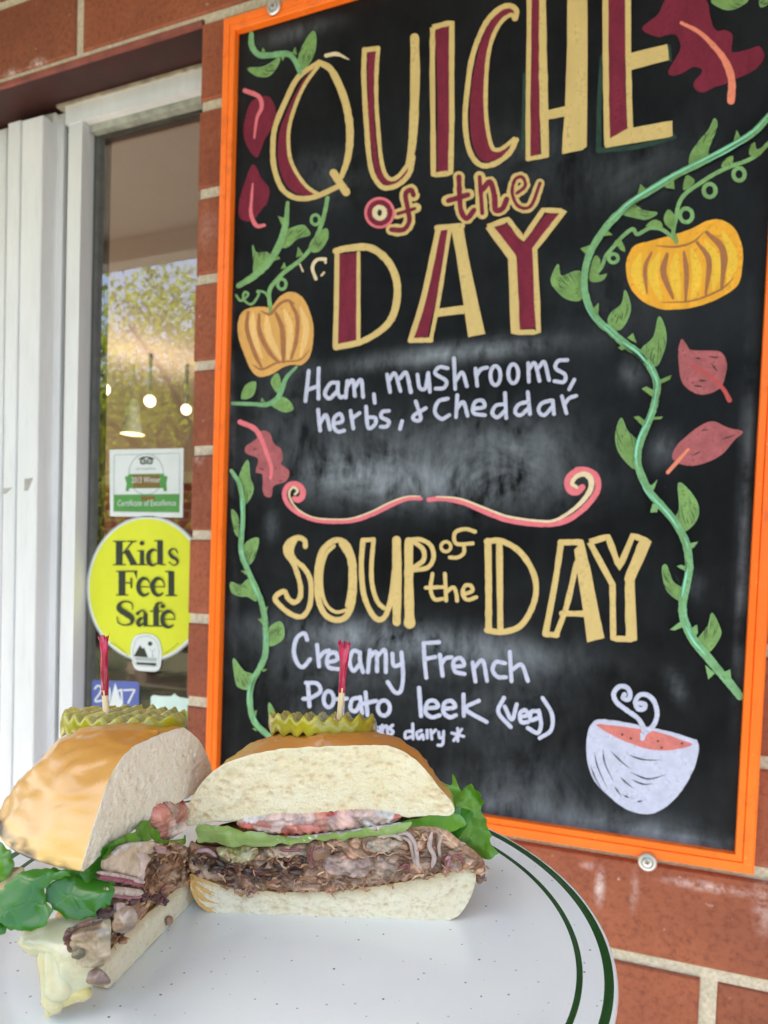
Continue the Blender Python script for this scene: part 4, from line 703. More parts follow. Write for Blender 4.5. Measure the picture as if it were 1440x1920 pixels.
m = MB(); m.tube([(-1.45, 2.9, 0), (-1.45, 2.9, 1.0), (-1.45, 2.9, 1.05)], [.12, .17, .17], 16); m.build('pot', plain('terracotta', (.35, .15, .08), .8), pp)
m = MB()
for k in range(160):
    a = A3(-1.45, 2.9, 1.05) + rng.normal(0, 1, 3) * A3(.22, .2, .22) + A3(0, 0, .28); t = rng.normal(0, 1, 3); t /= np.linalg.norm(t); b = np.cross(t, rng.normal(0, 1, 3)); b /= np.linalg.norm(b)
    m.add([a, a + t * .05 + b * .025, a + t * .11, a + t * .05 - b * .025], [(0, 1, 2, 3)])
m.build('foliage', plain('pot_leaves', (.10, .16, .03), .5, .4, 8), pp)

# ------------------------------------------------------------------ trees in the yard behind the camera (mirrored in the window, bounce light)
def leaves_m(name, a, b):
    g = G(name); f = g.noise(1.5, 3); f2 = g.attr('Col'); g.P(Base_Color=g.mix(1.0, g.mix(g.map(f, .35, .65), a, b), f2, 'MULTIPLY'), Roughness=.5)
    tl = g.n('BsdfTranslucent', {'Color': (.60, .70, .05)}); ms = g.n('MixShader', {0: .5, 1: g.p.outputs[0], 2: tl.outputs[0]}); g.t.links.new(ms.outputs[0], g.out.inputs[0]); return g.m
bark = plain('bark', (.11, .08, .055), .9, .35, 12, .6, 20); lm = leaves_m('tree_leaves', (.10, .15, .02), (.20, .24, .03))
def tree(x, y, h, r, n, label, seed):
    R_ = np.random.default_rng(seed); n = int(n * 1.35); t = thing('yard_tree', (x, y, 0), label, 'tree', 'trees standing in the yard'); m = MB()
    top = A3(x + R_.normal(0, .3), y + R_.normal(0, .3), h * .62); m.tube(crom([(x, y, -.1), (x + .1, y, h * .25), top]), np.linspace(h * .028, h * .012, 17), 10)
    tips = []
    for k in range(11):
        s = A3(x, y, 0) * (1 - .0) + (top - A3(x, y, 0)) * R_.uniform(.4, 1); an = R_.uniform(0, 6.28); e = s + A3(math.cos(an) * r * R_.uniform(.4, .85), math.sin(an) * r * R_.uniform(.4, .85), h * R_.uniform(.05, .36)); tips.append(e)
        m.tube(crom([s, (s + e) / 2 + A3(0, 0, .2), e]), np.linspace(h * .009, h * .003, 17), 6)
    m.build('trunk', bark, t, True); m = MB()
    cl = [tips[k % 11] + R_.normal(0, r * .20, 3) for k in range(44)]; V = []; F = []; Cc = []
    for k in range(n):
        c = cl[R_.integers(44)]; p = c + R_.normal(0, 1, 3) * A3(r * .17, r * .17, r * .12); d1 = R_.normal(0, 1, 3); d1 /= np.linalg.norm(d1); d2 = np.cross(d1, R_.normal(0, 1, 3)); d2 /= np.linalg.norm(d2); l = R_.uniform(.07, .14); b = len(V)
        V += [p, p + d1 * l * .5 + d2 * l * .3, p + d1 * l, p + d1 * l * .5 - d2 * l * .3]; F.append((b, b + 1, b + 2, b + 3)); v = R_.uniform(.7, 1.35); Cc += [(v, v, v * .9)] * 4
    obj('crown', V, F, lm, t, attrs={'Col': np.array(Cc)})
tree(-8.3, -9.6, 7.9, 2.5, 9000, 'leafy green tree standing straight out from the window', 3); tree(-2.0, -12.5, 9.0, 3.4, 8000, 'taller leafy tree further out to the right', 5); tree(-14.5, -13, 8.5, 3.6, 8000, 'lower leafy tree on the far left of the yard', 9)
nh = thing('added_dark_house', (-12, -19, 0), 'dark two storey brick house with a grey roof, added to darken the window reflection', 'house'); m = MB(); m.box(-30, 2, -25, -19, 0, 7.9)  # house added to keep bright sky out of the lower window reflection
m.build('house_walls', plain('house_brick', (.13, .05, .03), .9, .2, 5), nh); m = MB(); m.add([(-30.5, -18.5, 7.9), (2.5, -18.5, 7.9), (2.5, -25.5, 7.9), (-30.5, -25.5, 7.9), (-30.5, -22, 9.0), (2.5, -22, 9.0)], [(0, 1, 5, 4), (2, 3, 4, 5), (1, 2, 5), (3, 0, 4)]); m.build('roof', plain('house_roof', (.10, .10, .10), .8), nh)
for k in range(5):
    x = -22 + k * 4.6; m = MB(); m.box(x, x + 1.4, -18.99, -18.9, 1.4, 3.2); fo = m.build('window', plain('house_window_frame', (.6, .6, .58), .5), nh); m = MB(); m.box(x + .1, x + 1.3, -18.895, -18.88, 1.5, 3.1); m.build('pane', plain('house_pane', (.05, .06, .07), .1), fo)
hd = thing('hedge', (-9, -14.5, 0), 'dark green hedge added before the house to darken the window reflection', 'hedge'); V = []; F = []; Cc = []; R_ = np.random.default_rng(77)  # hedge added for a dark lower reflection in the glass
for k in range(5000):
    p = A3(R_.uniform(-20, 3), R_.uniform(-15.1, -13.9), R_.uniform(.1, 2.3)); d1 = R_.normal(0, 1, 3); d1 /= np.linalg.norm(d1); d2 = np.cross(d1, R_.normal(0, 1, 3)); d2 /= np.linalg.norm(d2); l = R_.uniform(.12, .26); b = len(V); V += [p, p + d1 * l * .5 + d2 * l * .35, p + d1 * l, p + d1 * l * .5 - d2 * l * .35]; F.append((b, b + 1, b + 2, b + 3)); v = R_.uniform(.6, 1.1); Cc += [(v, v, v)] * 4
obj('hedge_leaves', V, F, lm, hd, attrs={'Col': np.array(Cc)}); m = MB(); m.box(-19.8, 2.8, -14.9, -14.1, 0, 2.0); m.build('hedge_core', plain('hedge_core_dark', (.02, .03, .012), 1), hd)

# ------------------------------------------------------------------ plate frame (the plate is held tilted a little towards the viewer)
RT = A3(.9228, .3837, 0); RT /= np.linalg.norm(RT); TW = A3(.3837, -.9228, 0); TW /= np.linalg.norm(TW)
UPN = math.cos(rad(5)) * A3(0, 0, 1) + math.sin(rad(5)) * TW; E1 = RT; E2 = np.cross(UPN, E1); HP = .155; PO = CAM - UPN * HP
LW = lambda u, v, w: PO + E1 * u + E2 * v + UPN * w
def inv(P): q = np.asarray(P) - PO; return A3(q @ E1, q @ E2, q @ UPN)
# oval platter
PC, PA, PB, PPH = (-.0382, .278), .1246, .1359, .3915
def plate_pt(d, t, w): 
    x, y = (PA - d) * math.cos(t), (PB - d) * math.sin(t); return LW(PC[0] + x * math.cos(PPH) - y * math.sin(PPH), PC[1] + x * math.sin(PPH) + y * math.cos(PPH), w)
st = [(.0004, .0020, 0), (0, .0038, 0), (.0003, .0047, 0), (.0009, .0050, 0), (.0015, .0050, 0), (.0046, .0046, 1), (.0116, .0041, 0), (.0137, .0039, 1), (.0160, .0036, 0), (.020, .0024, 0), (.025, .0008, 0), (.031, .0001, 0), (.045, 0, 0), (.07, 0, 0), (.1, 0, 0), (.118, 0, 0)]
un = [(.001, .0014, 0), (.006, .0004, 0), (.020, -.0012, 0), (.032, -.0048, 0), (.036, -.0052, 0), (.040, -.0045, 0), (.118, -.0045, 0)]
NT = 220; V = []; F = []; mi = []
for d_, w_, _ in st: V += [plate_pt(d_, t, w_) for t in np.linspace(0, 2 * math.pi, NT, endpoint=False)]
for i in range(len(st) - 1):
    for k in range(NT): l = (k + 1) % NT; F.append((i * NT + k, i * NT + l, (i + 1) * NT + l, (i + 1) * NT + k)); mi.append(st[i + 1][2])
F.append(tuple((len(st) - 1) * NT + k for k in range(NT))); mi.append(0); b0 = len(V)
for d_, w_, _ in un: V += [plate_pt(d_, t, w_) for t in np.linspace(0, 2 * math.pi, NT, endpoint=False)]
for k in range(NT): l = (k + 1) % NT; F.append((l, k, b0 + k, b0 + l)); mi.append(0)
for i in range(len(un) - 1):
    for k in range(NT): l = (k + 1) % NT; F.append((b0 + i * NT + l, b0 + i * NT + k, b0 + (i + 1) * NT + k, b0 + (i + 1) * NT + l)); mi.append(0)
F.append(tuple(b0 + (len(un) - 1) * NT + k for k in range(NT))[::-1]); mi.append(0)
def china():
    g = G('glazed_china'); vo = g.n('TexVoronoi', {'Scale': 135.0, 'Vector': g.tc.outputs['Object'], 'Randomness': 1.0}, feature='F1', voronoi_dimensions='2D'); dist, vc = vo.outputs['Distance'], vo.outputs['Color']
    rr = g.n('SeparateColor', {0: vc}); size = g.map(rr.outputs[0], .42, 1.0, .004, .066); dot = g.math('MULTIPLY', g.math('LESS_THAN', dist, size), g.map(rr.outputs[1], 0, 1, .35, .95))
    f = g.noise(14, 4); base = g.mix(g.map(f, .3, .7), (.735, .78, .76), (.78, .82, .80)); base = g.mix(g.map(g.noise(40, 5, .7), .68, .82, 0, .10), base, (.45, .38, .28))
    g.P(Base_Color=g.mix(dot, base, (.075, .07, .065)), Roughness=.16, Specular_IOR_Level=.5, Coat_Weight=.3, Coat_Roughness=.06); g.bump(g.noise(25, 3), .04, .002); return g.m
def pband():
    g = G('green_glaze_band'); f = g.noise(60, 4); g.P(Base_Color=g.mix(g.map(f, .3, .7), (.012, .055, .012), (.022, .085, .016)), Roughness=.18, Coat_Weight=.3); return g.m
pl = obj('plate', V, F, [china(), pband()], None, True, mi, origin=LW(PC[0], PC[1], -.005)); tag(pl, 'white speckled oval plate with two green rim bands under the sandwich', 'plate')

# ------------------------------------------------------------------ food materials
def crumb_m(name, c0, c1, tan, bs=1.0):
    g = G(name); f = g.noise(90, 5, .6); h = g.noise(420, 4, .65); pit = g.attr('pit', 'Fac')
    base = g.mix(g.map(f, .3, .7), c0, c1); base = g.mix(g.map(h, .55, .75, 0, .35), base, tan); base = g.mix(g.map(pit, 0, 1, 0, .6), base, tan)
    v = g.vor(900); hh = g.math('ADD', g.math('MULTIPLY', g.map(v, .0, .5), .7), g.noise(1500, 3, .6))
    g.P(Base_Color=base, Roughness=.85, Subsurface_Weight=.25, Subsurface_Radius=(.004, .0022, .001), Subsurface_Scale=1.0, Specular_IOR_Level=.25); g.bump(hh, .5 * bs, .0005); return g.m
CRU = crumb_m('bread_crumb', (.88, .73, .46), (.93, .83, .60), (.64, .42, .17)); CRU2 = crumb_m('bread_crumb_pinkish', (.88, .77, .61), (.93, .85, .72), (.60, .43, .27), 1.1); CRU3 = crumb_m('bread_crumb_pale', (.82, .72, .50), (.89, .81, .62), (.58, .40, .19), .8)
def crust_m(name, top, side, pale, z0, z1):
    g = G(name); hgt = g.attr('hgt', 'Fac'); f = g.noise(38, 5, .65); f2 = g.noise(9, 3)
    hh = g.math('ADD', hgt, g.math('MULTIPLY', g.math('SUBTRACT', f2, .5), .5)); base = g.mix(g.map(hh, z0, (z0 + z1) / 2), pale, side); base = g.mix(g.map(hh, (z0 + z1) / 2, z1), base, top)
    base = g.mix(g.map(f, .45, .78, 0, .32), base, tuple(x * .7 for x in top)); base = g.mix(g.math('MULTIPLY', g.map(g.noise(150, 3, .5), .66, .72), .5), base, (.86, .62, .32))
    base = g.mix(g.map(g.attr('char', 'Fac'), .2, .65), base, (.045, .018, .008))
    g.P(Base_Color=base, Roughness=.32, Specular_IOR_Level=.5, Coat_Weight=.35, Coat_Roughness=.2, Subsurface_Weight=.08, Subsurface_Radius=(.003, .0015, .0007), Subsurface_Scale=1.0)
    g.bump(g.math('ADD', g.math('MULTIPLY', g.noise(70, 4), .5), g.math('MULTIPLY', g.noise(260, 4), .5)), .22, .0012); return g.m
CST_R = crust_m('crust_brown', (.47, .19, .035), (.60, .30, .075), (.74, .50, .22), .2, .95); CST_L = crust_m('crust_golden', (.56, .245, .034), (.76, .42, .115), (.85, .56, .21), .08, 1.05)
def colm(name, r=.3, sss=.1, bump=.35, bs=300, coat=0, spec=.5, var=.25):
    g = G(name); f = g.noise(220, 5, .65); c = g.attr('Col'); base = g.mix(g.map(f, .3, .7), g.mix(1.0, c, (1 - var,) * 3, 'MULTIPLY'), g.mix(1.0, c, (1 + var,) * 3, 'MULTIPLY'))
    g.P(Base_Color=base, Roughness=g.map(g.noise(90, 3), .35, .65, r * .7, r * 1.5), Subsurface_Weight=sss, Subsurface_Radius=(.002, .001, .0007), Subsurface_Scale=1.0, Coat_Weight=coat, Coat_Roughness=.12, Specular_IOR_Level=spec); g.bump(g.noise(bs, 4), bump, .0006); return g.m
MEAT = colm('pulled_beef', .30, .15, .45, 600, .45, .5, .3); TOM = colm('tomato_flesh', .2, .25, .2, 300, .2); ONI = colm('red_onion', .2, .3, .1, 200, .25); MAYO = colm('mayonnaise', .25, .3, .2, 300, .2, .5, .05); CHE = colm('melted_cheese', .2, .6, .1, 90, .4, .5, .08)
def leaf_mat(name, a, b, tc, streak=False):
    g = G(name); f = g.noise(60, 4) if not streak else g.noise(110, 4, .6, g.scl((.25, .25, 2.2))); v = g.vor(140, 'DISTANCE_TO_EDGE'); base = g.mix(g.map(f, .3, .7), a, b); base = g.mix(g.map(v, .0, .03, .09, 0), base, tuple(min(1, x * 1.7 + .02) for x in b))
    g.P(Base_Color=base, Roughness=.28, Coat_Weight=.35, Coat_Roughness=.12); g.bump(g.math('ADD', g.noise(80, 4), g.math('MULTIPLY', g.map(v, 0, .08), .3)), .3, .0012)
    tl = g.n('BsdfTranslucent', {'Color': tc}); ms = g.n('MixShader', {0: .28, 1: g.p.outputs[0], 2: tl.outputs[0]}); g.t.links.new(ms.outputs[0], g.out.inputs[0]); return g.m
LET = leaf_mat('lettuce_green', (.085, .27, .012), (.20, .44, .035), (.24, .50, .03)); LETD = leaf_mat('dark_greens', (.028, .165, .010), (.085, .31, .022), (.10, .38, .015)); LETP = leaf_mat('lettuce_rib', (.24, .40, .055), (.50, .60, .22), (.45, .6, .12), True)

# ------------------------------------------------------------------ food builders
class Cut:                                               # the vertical plane a half was cut along
    def __init__(s, O, a, inn): s.O = O; s.a = a / np.linalg.norm(a); s.inn = inn / np.linalg.norm(inn)
    def xw(s, px, py): P = on_pl(px, py, s.O, s.inn); return np.array([(P - s.O) @ s.a, (P - s.O) @ UPN])
    def P(s, x, d, w): return s.O + s.a * x + s.inn * d + UPN * w
def resamp(L, n):
    L = np.asarray(L, float); t = np.r_[0, np.cumsum(np.linalg.norm(np.diff(L, axis=0), axis=1))]; return np.c_[[np.interp(np.linspace(0, t[-1], n), t, L[:, k]) for k in range(L.shape[1])]].T
def half_bun(cut, top, bot, parent, crust, crumb, name, xc, pores=420, edge_crust=0.0, dome=.0, charpts=(), K=44, TH=56, seed=1, rough=.00022, pore_r=(.0003, .0011), ds=1.0, soak=0):
    """half of a bun: its cut outline (top and bottom edge, photo pixels) turned about the middle of the cut"""
    R_ = np.random.default_rng(seed); cv = lambda L: L if isinstance(L, np.ndarray) else np.array([cut.xw(*p) for p in L])
    T_, B_ = crom(cv(top), 6), crom(cv(bot), 6); tip0, tip1 = (T_[0] + B_[0]) / 2, (T_[-1] + B_[-1]) / 2
    for L_ in (T_, B_): L_[1:-1, 1] += np.array([.0005 * nz((x, seed, 1), 260) + .0004 * nz((x, seed, 2), 700) for x in L_[1:-1, 0]])
    T_ = np.vstack([tip0, T_, tip1]); B_ = np.vstack([tip0, B_, tip1])
    def split(L):
        i = int(np.argmin(np.abs(L[:, 0] - xc))); mid = np.array([xc, L[i, 1]]); return resamp(np.vstack([mid, L[:i][::-1]]), K), resamp(np.vstack([mid, L[i + 1:]]), K)
    tl, tr = split(T_); bl, br = split(B_); V = []; F = []; H = []; CH = []
    wmin, wmax = B_[:, 1].min(), T_[:, 1].max()
    prof = [np.vstack([tr, br[::-1][1:]]), np.vstack([tl, bl[::-1][1:]])]; n = len(prof[0])
    for j in range(TH + 1):
        th = math.pi * j / TH; s = .5 - .5 * math.cos(th)
        r = np.abs(prof[0][:, 0] - xc) * (1 - s) + np.abs(prof[1][:, 0] - xc) * s; ww = prof[0][:, 1] * (1 - s) + prof[1][:, 1] * s
        for k in range(n):
            x, d = xc + r[k] * math.cos(th), r[k] * math.sin(th) * ds; w_ = ww[k] + dome * math.sin(th) * (1 - (r[k] / .055) ** 2) * (k < K)
            p = cut.P(x, d, w_); q = nz(p, 45) * .0014 + nz(p, 130) * .0006 + .0005 * (1 - abs(nz(p * A3(1, 1, 2.2), 80)) * 4 if abs(nz(p * A3(1, 1, 2.2), 80)) < .25 else 0); f = min(1, d / .006)
            p = p + UPN * q * f + (cut.a * math.cos(th) + cut.inn * math.sin(th)) * q * f; V.append(p); H.append((w_ - wmin) / (wmax - wmin))
            c = 0.0
            for cx_, cd_, cw_, cr_, ca_, ck_ in charpts: c = max(c, ca_ * math.exp(-((x - cx_) ** 2 + (d - cd_) ** 2 + ((w_ - cw_) * ck_) ** 2) / cr_ ** 2) * (.75 + .9 * nz(p, 260)))
            CH.append(c)
    for j in range(TH):
        for k in range(n - 1): a = j * n + k; F.append((a, a + n, a + n + 1, a + 1))
    ob = obj(name, V, [f[::-1] for f in F], crust, parent, True, attrs={'hgt': H, 'char': CH})
    # cut face
    NXc, NW = 190, 64; Tf, Bf = resamp(np.vstack([tl[::-1], tr[1:]]), NXc), resamp(np.vstack([bl[::-1], br[1:]]), NXc); ss = np.linspace(0, 1, NW)
    G_ = Bf[:, None, :] * (1 - ss)[None, :, None] + Tf[:, None, :] * ss[None, :, None]; X_, W_ = G_[..., 0], G_[..., 1]; D = np.zeros(X_.shape); PT = np.zeros(X_.shape)
    for _ in range(pores):
        cx_, cw_ = X_[R_.integers(4, NXc - 4), R_.integers(4, NW - 4)], 0; i, k = R_.integers(3, NXc - 3), R_.integers(3, NW - 3); cx_, cw_ = X_[i, k], W_[i, k]
        r_ = pore_r[0] + (pore_r[1] - pore_r[0]) * R_.random() ** 3; el = R_.uniform(.8, 1.5); r_ = R_.uniform(.0009, .0019) if _ < pores * .03 else r_; g_ = np.exp(-(((X_ - cx_) / (r_ * el)) ** 2 + ((W_ - cw_) / r_) ** 2) * 1.2); D += g_ * r_ * R_.uniform(.5, 1.1); PT = np.maximum(PT, g_ * R_.uniform(.2, .9))
    Vc = []; att = []
    fr = np.minimum.outer(np.minimum(np.arange(NXc), NXc - 1 - np.arange(NXc)), np.full(NW, 99)); fr = np.minimum(fr, np.minimum(np.arange(NW), NW - 1 - np.arange(NW))[None, :]); fr = np.clip(fr / 3.0, 0, 1)
    for i in range(NXc):
        for k in range(NW):
            if soak: PT[i, k] = max(PT[i, k], min(1.1, max(0, (k / (NW - 1) - 1 + soak + .10 * nz((X_[i, k], 0, seed), 90) + .05 * nz((X_[i, k], 3, seed), 300)) * 4)))
            p = cut.P(X_[i, k], 0, W_[i, k]); d = (nz(p, 320) + .8 * nz(p, 900)) * rough * 1.1 + D[i, k] * .7 + nz(p, 60) * .00025; Vc.append(p + cut.inn * d * fr[i, k] - cut.inn * .00025 * (fr[i, k] > 0)); att.append(PT[i, k])
    Fc = []; mc = []
    for i in range(NXc - 1):
        for k in range(NW - 1): a = i * NW + k; Fc.append((a, a + NW, a + NW + 1, a + 1)); e_ = edge_crust > 0 and X_[i, k] < Tf[:, 0].min() + edge_crust * (1 + .5 * math.sin(k * .35) + .25 * math.sin(k * .9)); mc.append(1 if e_ else 0)
    nrm = np.cross(Vc[NW] - Vc[0], Vc[1] - Vc[0]) if False else np.cross(cut.a, UPN)
    if nrm @ cut.inn > 0: Fc = [f[::-1] for f in Fc]
    ob2 = obj('crumb_face', Vc, Fc, [crumb, crust], ob, True, mc, attrs={'pit': att, 'hgt': np.full(len(Vc), .35), 'char': np.zeros(len(Vc))})
    return ob
def slab(cut, L, d0, d1, parent, m, name):                # filler behind the visible filling
    P = crom([cut.xw(*p) for p in L], 3, True); n = len(P); c = P.mean(0); V = []; F = []
    for d, sc in ((d0, .97), (d0 + (d1 - d0) * .5, .86), (d1, .5)): V += [cut.P(c[0] + (x - c[0]) * sc, d, c[1] + (w_ - c[1]) * .95) for x, w_ in P]
    for j in range(2):
        for i in range(n): l = (i + 1) % n; F.append((j * n + i, j * n + l, (j + 1) * n + l, (j + 1) * n + i))
    F += [tuple(range(n))[::-1], tuple(range(2 * n, 3 * n))]; return obj(name, V, F, m, parent, attrs={'Col': np.tile(A3(.10, .05, .03), (len(V), 1))})
def mass(cut, L, parent, seed, name='beef_mass', pal=None, grid=.00042, depth=.0022, stretch=(125, 210), base=0.0, m=None, fib=1.0):
    """shredded meat as one lumpy sheet: every clump is a cell of a stretched cell noise with its own colour and bulge"""
    R_ = np.random.default_rng(seed); P = [tuple(cut.xw(*p)) for p in L]; Q0 = crom(np.array(P), 4, True); PL = [tuple(q) for q in Q0]; Q = np.array(PL); lo, hi = Q.min(0), Q.max(0); pal = pal or BEEF; pts = []
    for x in np.arange(lo[0], hi[0], grid):
        for y in np.arange(lo[1], hi[1], grid):
            p = (x + R_.uniform(-.3, .3) * grid, y + R_.uniform(-.3, .3) * grid)
            if inpoly(p, PL): pts.append(p)
    n = len(Q); v2, _, fc, *_r = delaunay_2d_cdt([Vector(p) for p in PL] + [Vector(p) for p in pts], [(i, (i + 1) % n) for i in range(n)], [list(range(n))], 1, 1e-7); V = []; Cc = []
    for v in v2:
        x, y = v; d = float(np.min(np.linalg.norm(Q - np.array((x, y)), axis=1))); e = min(1, d / .0018); wx, wy = x + .0022 * nz((x, y, seed), 260), y + .0022 * nz((x, y, seed + 9), 260)
        ds, ps = noise.voronoi(Vector((wx * stretch[0], wy * stretch[1], seed))); hv = abs(math.sin(ps[0][0] * 12.9898 + ps[0][1] * 78.233) * 43758.5453); h = int(hv) % len(pal); an = ((hv * 7) % 1 - .5) * 1.7; lev = ((hv * 13) % 1)
        fx, fy = x * math.cos(an) + y * math.sin(an), -x * math.sin(an) + y * math.cos(an); fb = 1 - abs(nz((fx * 95 + hv % 9, fy * 620, seed), 1.0)) * 2.2; f2 = nz((fx * 160, fy * 1500, hv % 5), 1.0)
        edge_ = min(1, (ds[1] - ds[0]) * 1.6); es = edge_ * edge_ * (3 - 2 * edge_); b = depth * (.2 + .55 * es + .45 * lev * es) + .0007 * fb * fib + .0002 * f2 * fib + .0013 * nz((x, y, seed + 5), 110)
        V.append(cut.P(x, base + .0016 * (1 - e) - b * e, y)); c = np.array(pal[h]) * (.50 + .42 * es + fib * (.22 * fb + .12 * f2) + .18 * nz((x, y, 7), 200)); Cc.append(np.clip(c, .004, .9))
    F = []
    nn = np.cross(cut.a, UPN) @ cut.inn < 0
    for f in fc:
        a, b, c = (np.array(v2[i][:]) for i in f[:3]); cr_ = (b - a)[0] * (c - a)[1] - (b - a)[1] * (c - a)[0]; F.append(tuple(f) if (cr_ > 0) == nn else tuple(f)[::-1])
    return obj(name, V, F, m or MEAT, parent, True, attrs={'Col': np.array(Cc)})
def inpoly(p, L):
    x, y = p; c = False; j = len(L) - 1
    for i in range(len(L)):
        if (L[i][1] > y) != (L[j][1] > y) and x < (L[j][0] - L[i][0]) * (y - L[i][1]) / (L[j][1] - L[i][1]) + L[i][0]: c = not c
        j = i
    return c
_ph, _pf = None, None
def ico(n=2):
    import bmesh
    bm = bmesh.new(); bmesh.ops.create_icosphere(bm, subdivisions=n, radius=1); V = np.array([v.co[:] for v in bm.verts]); F = [tuple(v.index for v in f.verts) for f in bm.faces]; bm.free(); return V, F
ICO = ico(2)
BEEF = [(0.448, 0.237, 0.13), (0.373, 0.182, 0.092), (0.584, 0.341, 0.208), (0.211, 0.088, 0.042), (0.522, 0.287, 0.166), (0.672, 0.429, 0.277), (0.411, 0.198, 0.101), (0.299, 0.138, 0.065), (0.498, 0.298, 0.171), (0.622, 0.364, 0.24)]
def beef(cut, polys, dr, parent, n, seed, name='pulled_beef', pal=BEEF, size=1.0, lump=.35, bias=None):
    R_ = np.random.default_rng(seed); m = MB()
    for L, share in polys:
        P = [tuple(cut.xw(*p)) for p in L]; Q = np.array(P); lo, hi = Q.min(0), Q.max(0)
        for _ in range(int(n * share)):
            for _t in range(60):
                x, w_ = lo + (hi - lo) * R_.random(2)
                if inpoly((x, w_), P): break
            d = dr[0] + (dr[1] - dr[0]) * R_.random() ** 1.3; c = np.array(pal[R_.integers(len(pal))]) * R_.uniform(.8, 1.2); c = c * A3(1, R_.uniform(.92, 1.08), R_.uniform(.9, 1.1)); o = cut.P(x, d, w_)
            if R_.random() < lump:
                s = size * R_.uniform(.0010, .0030) * A3(R_.uniform(1, 1.9), 1, R_.uniform(.55, 1)); an = R_.normal(0, .5); V = ICO[0] * (1 + .0); ca, sa = math.cos(an), math.sin(an)
                of = R_.uniform(0, 50, 3); V = np.array([v * (1 + .42 * nz(v * 1.3 + of, 1.0) + .2 * nz(v * 3 + of, 1.0)) for v in V]) * s
                W_ = [o + cut.a * (v[0] * ca - v[2] * sa) + cut.inn * v[1] + UPN * (v[0] * sa + v[2] * ca) for v in V]; m.add(W_, ICO[1], 0, c)
            else:
                l = size * R_.uniform(.004, .012); an = R_.normal(0, .65); di = cut.a * math.cos(an) + UPN * math.sin(an) + cut.inn * R_.normal(0, .45); di /= np.linalg.norm(di); sd = R_.normal(0, 1, 3); k = 6; r_ = size * R_.uniform(.00045, .0012)
                Pp = np.array([o + di * l * (t - .5) + sd * l * .16 * math.sin(math.pi * t) + R_.normal(0, .00025, 3) for t in np.linspace(0, 1, k)]); m.tube(Pp, r_ * np.array([.35, .9, 1.1, 1, .8, .3]) * R_.uniform(.8, 1.2, k), 6, 0, True, c)
    return m.build(name, MEAT, parent, True, col=True)
def patch(L, O, nrm, parent, mats, name, grid=.0016, bulge=0.0, ruff=(0, 40), edge=0.0, thick=.0006, col=None, bend=None, smooth=True, seed=0, closed_n=5, label=None, rag=0):
    """a leaf or slice: an outline on a plane at its own distance, filled with a net of points, waved and given a thickness"""
    nrm = nrm / np.linalg.norm(nrm); tow = nrm if nrm @ (CAM - O) > 0 else -nrm
    ax = np.cross(A3(0, 0, 1), tow); ax = ax / np.linalg.norm(ax) if np.linalg.norm(ax) > .1 else E1; ay = np.cross(tow, ax)
    pp = crom(L, closed_n, True); pp = pp + (np.array([[nz((a * .06, b * .06, seed + k), 1.0) for k in (0, 7)] for a, b in pp]) * rag if rag else 0); Q = np.array([[(on_pl(a, b, O, tow) - O) @ ax, (on_pl(a, b, O, tow) - O) @ ay] for a, b in pp]); PL = [tuple(q) for q in Q]; lo, hi = Q.min(0), Q.max(0); R_ = np.random.default_rng(seed); pts = []
    for x in np.arange(lo[0], hi[0], grid):
        for y in np.arange(lo[1], hi[1], grid):
            p = (x + R_.uniform(-.3, .3) * grid, y + R_.uniform(-.3, .3) * grid)
            if inpoly(p, PL) and np.min(np.linalg.norm(Q - p, axis=1)) > grid * .55: pts.append(p)
    n = len(Q); allp = [Vector(p) for p in PL] + [Vector(p) for p in pts]; v2, _, fc, *_r = delaunay_2d_cdt(allp, [(i, (i + 1) % n) for i in range(n)], [list(range(n))], 1, 1e-7)
    dist = [float(np.min(np.linalg.norm(Q - np.array(v[:]), axis=1))) for v in v2]; dm = max(dist) + 1e-9; Ff = []; Vf = []; Vb = []; off = R_.uniform(0, 9, 3)
    for v, d in zip(v2, dist):
        p = O + ax * v[0] + ay * v[1]; z = bulge * math.sqrt(min(1, d / dm)) + ruff[0] * nz(p + off * .01, ruff[1]) + ruff[0] * .22 * nz(p + off * .01, ruff[1] * 2.9) + edge * nz(p + off * .02, ruff[1] * 2.2) * max(0, 1 - d / (dm * .55))
        if bend: z += bend(v[0], v[1], lo, hi)
        Vf.append(p + tow * z); Vb.append(p + tow * (z - thick - bulge * .5 * min(1, d / dm)))
    m = len(Vf)
    for f in fc:
        a, b, c = (np.array(v2[i][:]) for i in f[:3]); cr = (b - a)[0] * (c - a)[1] - (b - a)[1] * (c - a)[0]; f = tuple(f) if cr > 0 else tuple(f)[::-1]; Ff.append(f); Ff.append(tuple(i + m for i in f[::-1]))
    bd = [i for i, d in enumerate(dist) if d < 1e-6]
    o = obj(name, Vf + Vb, Ff, mats, parent, smooth, attrs={'Col': np.tile(np.array(col if col else (1, 1, 1), float), (2 * m, 1))})
    if label: o['label'] = label
    return o

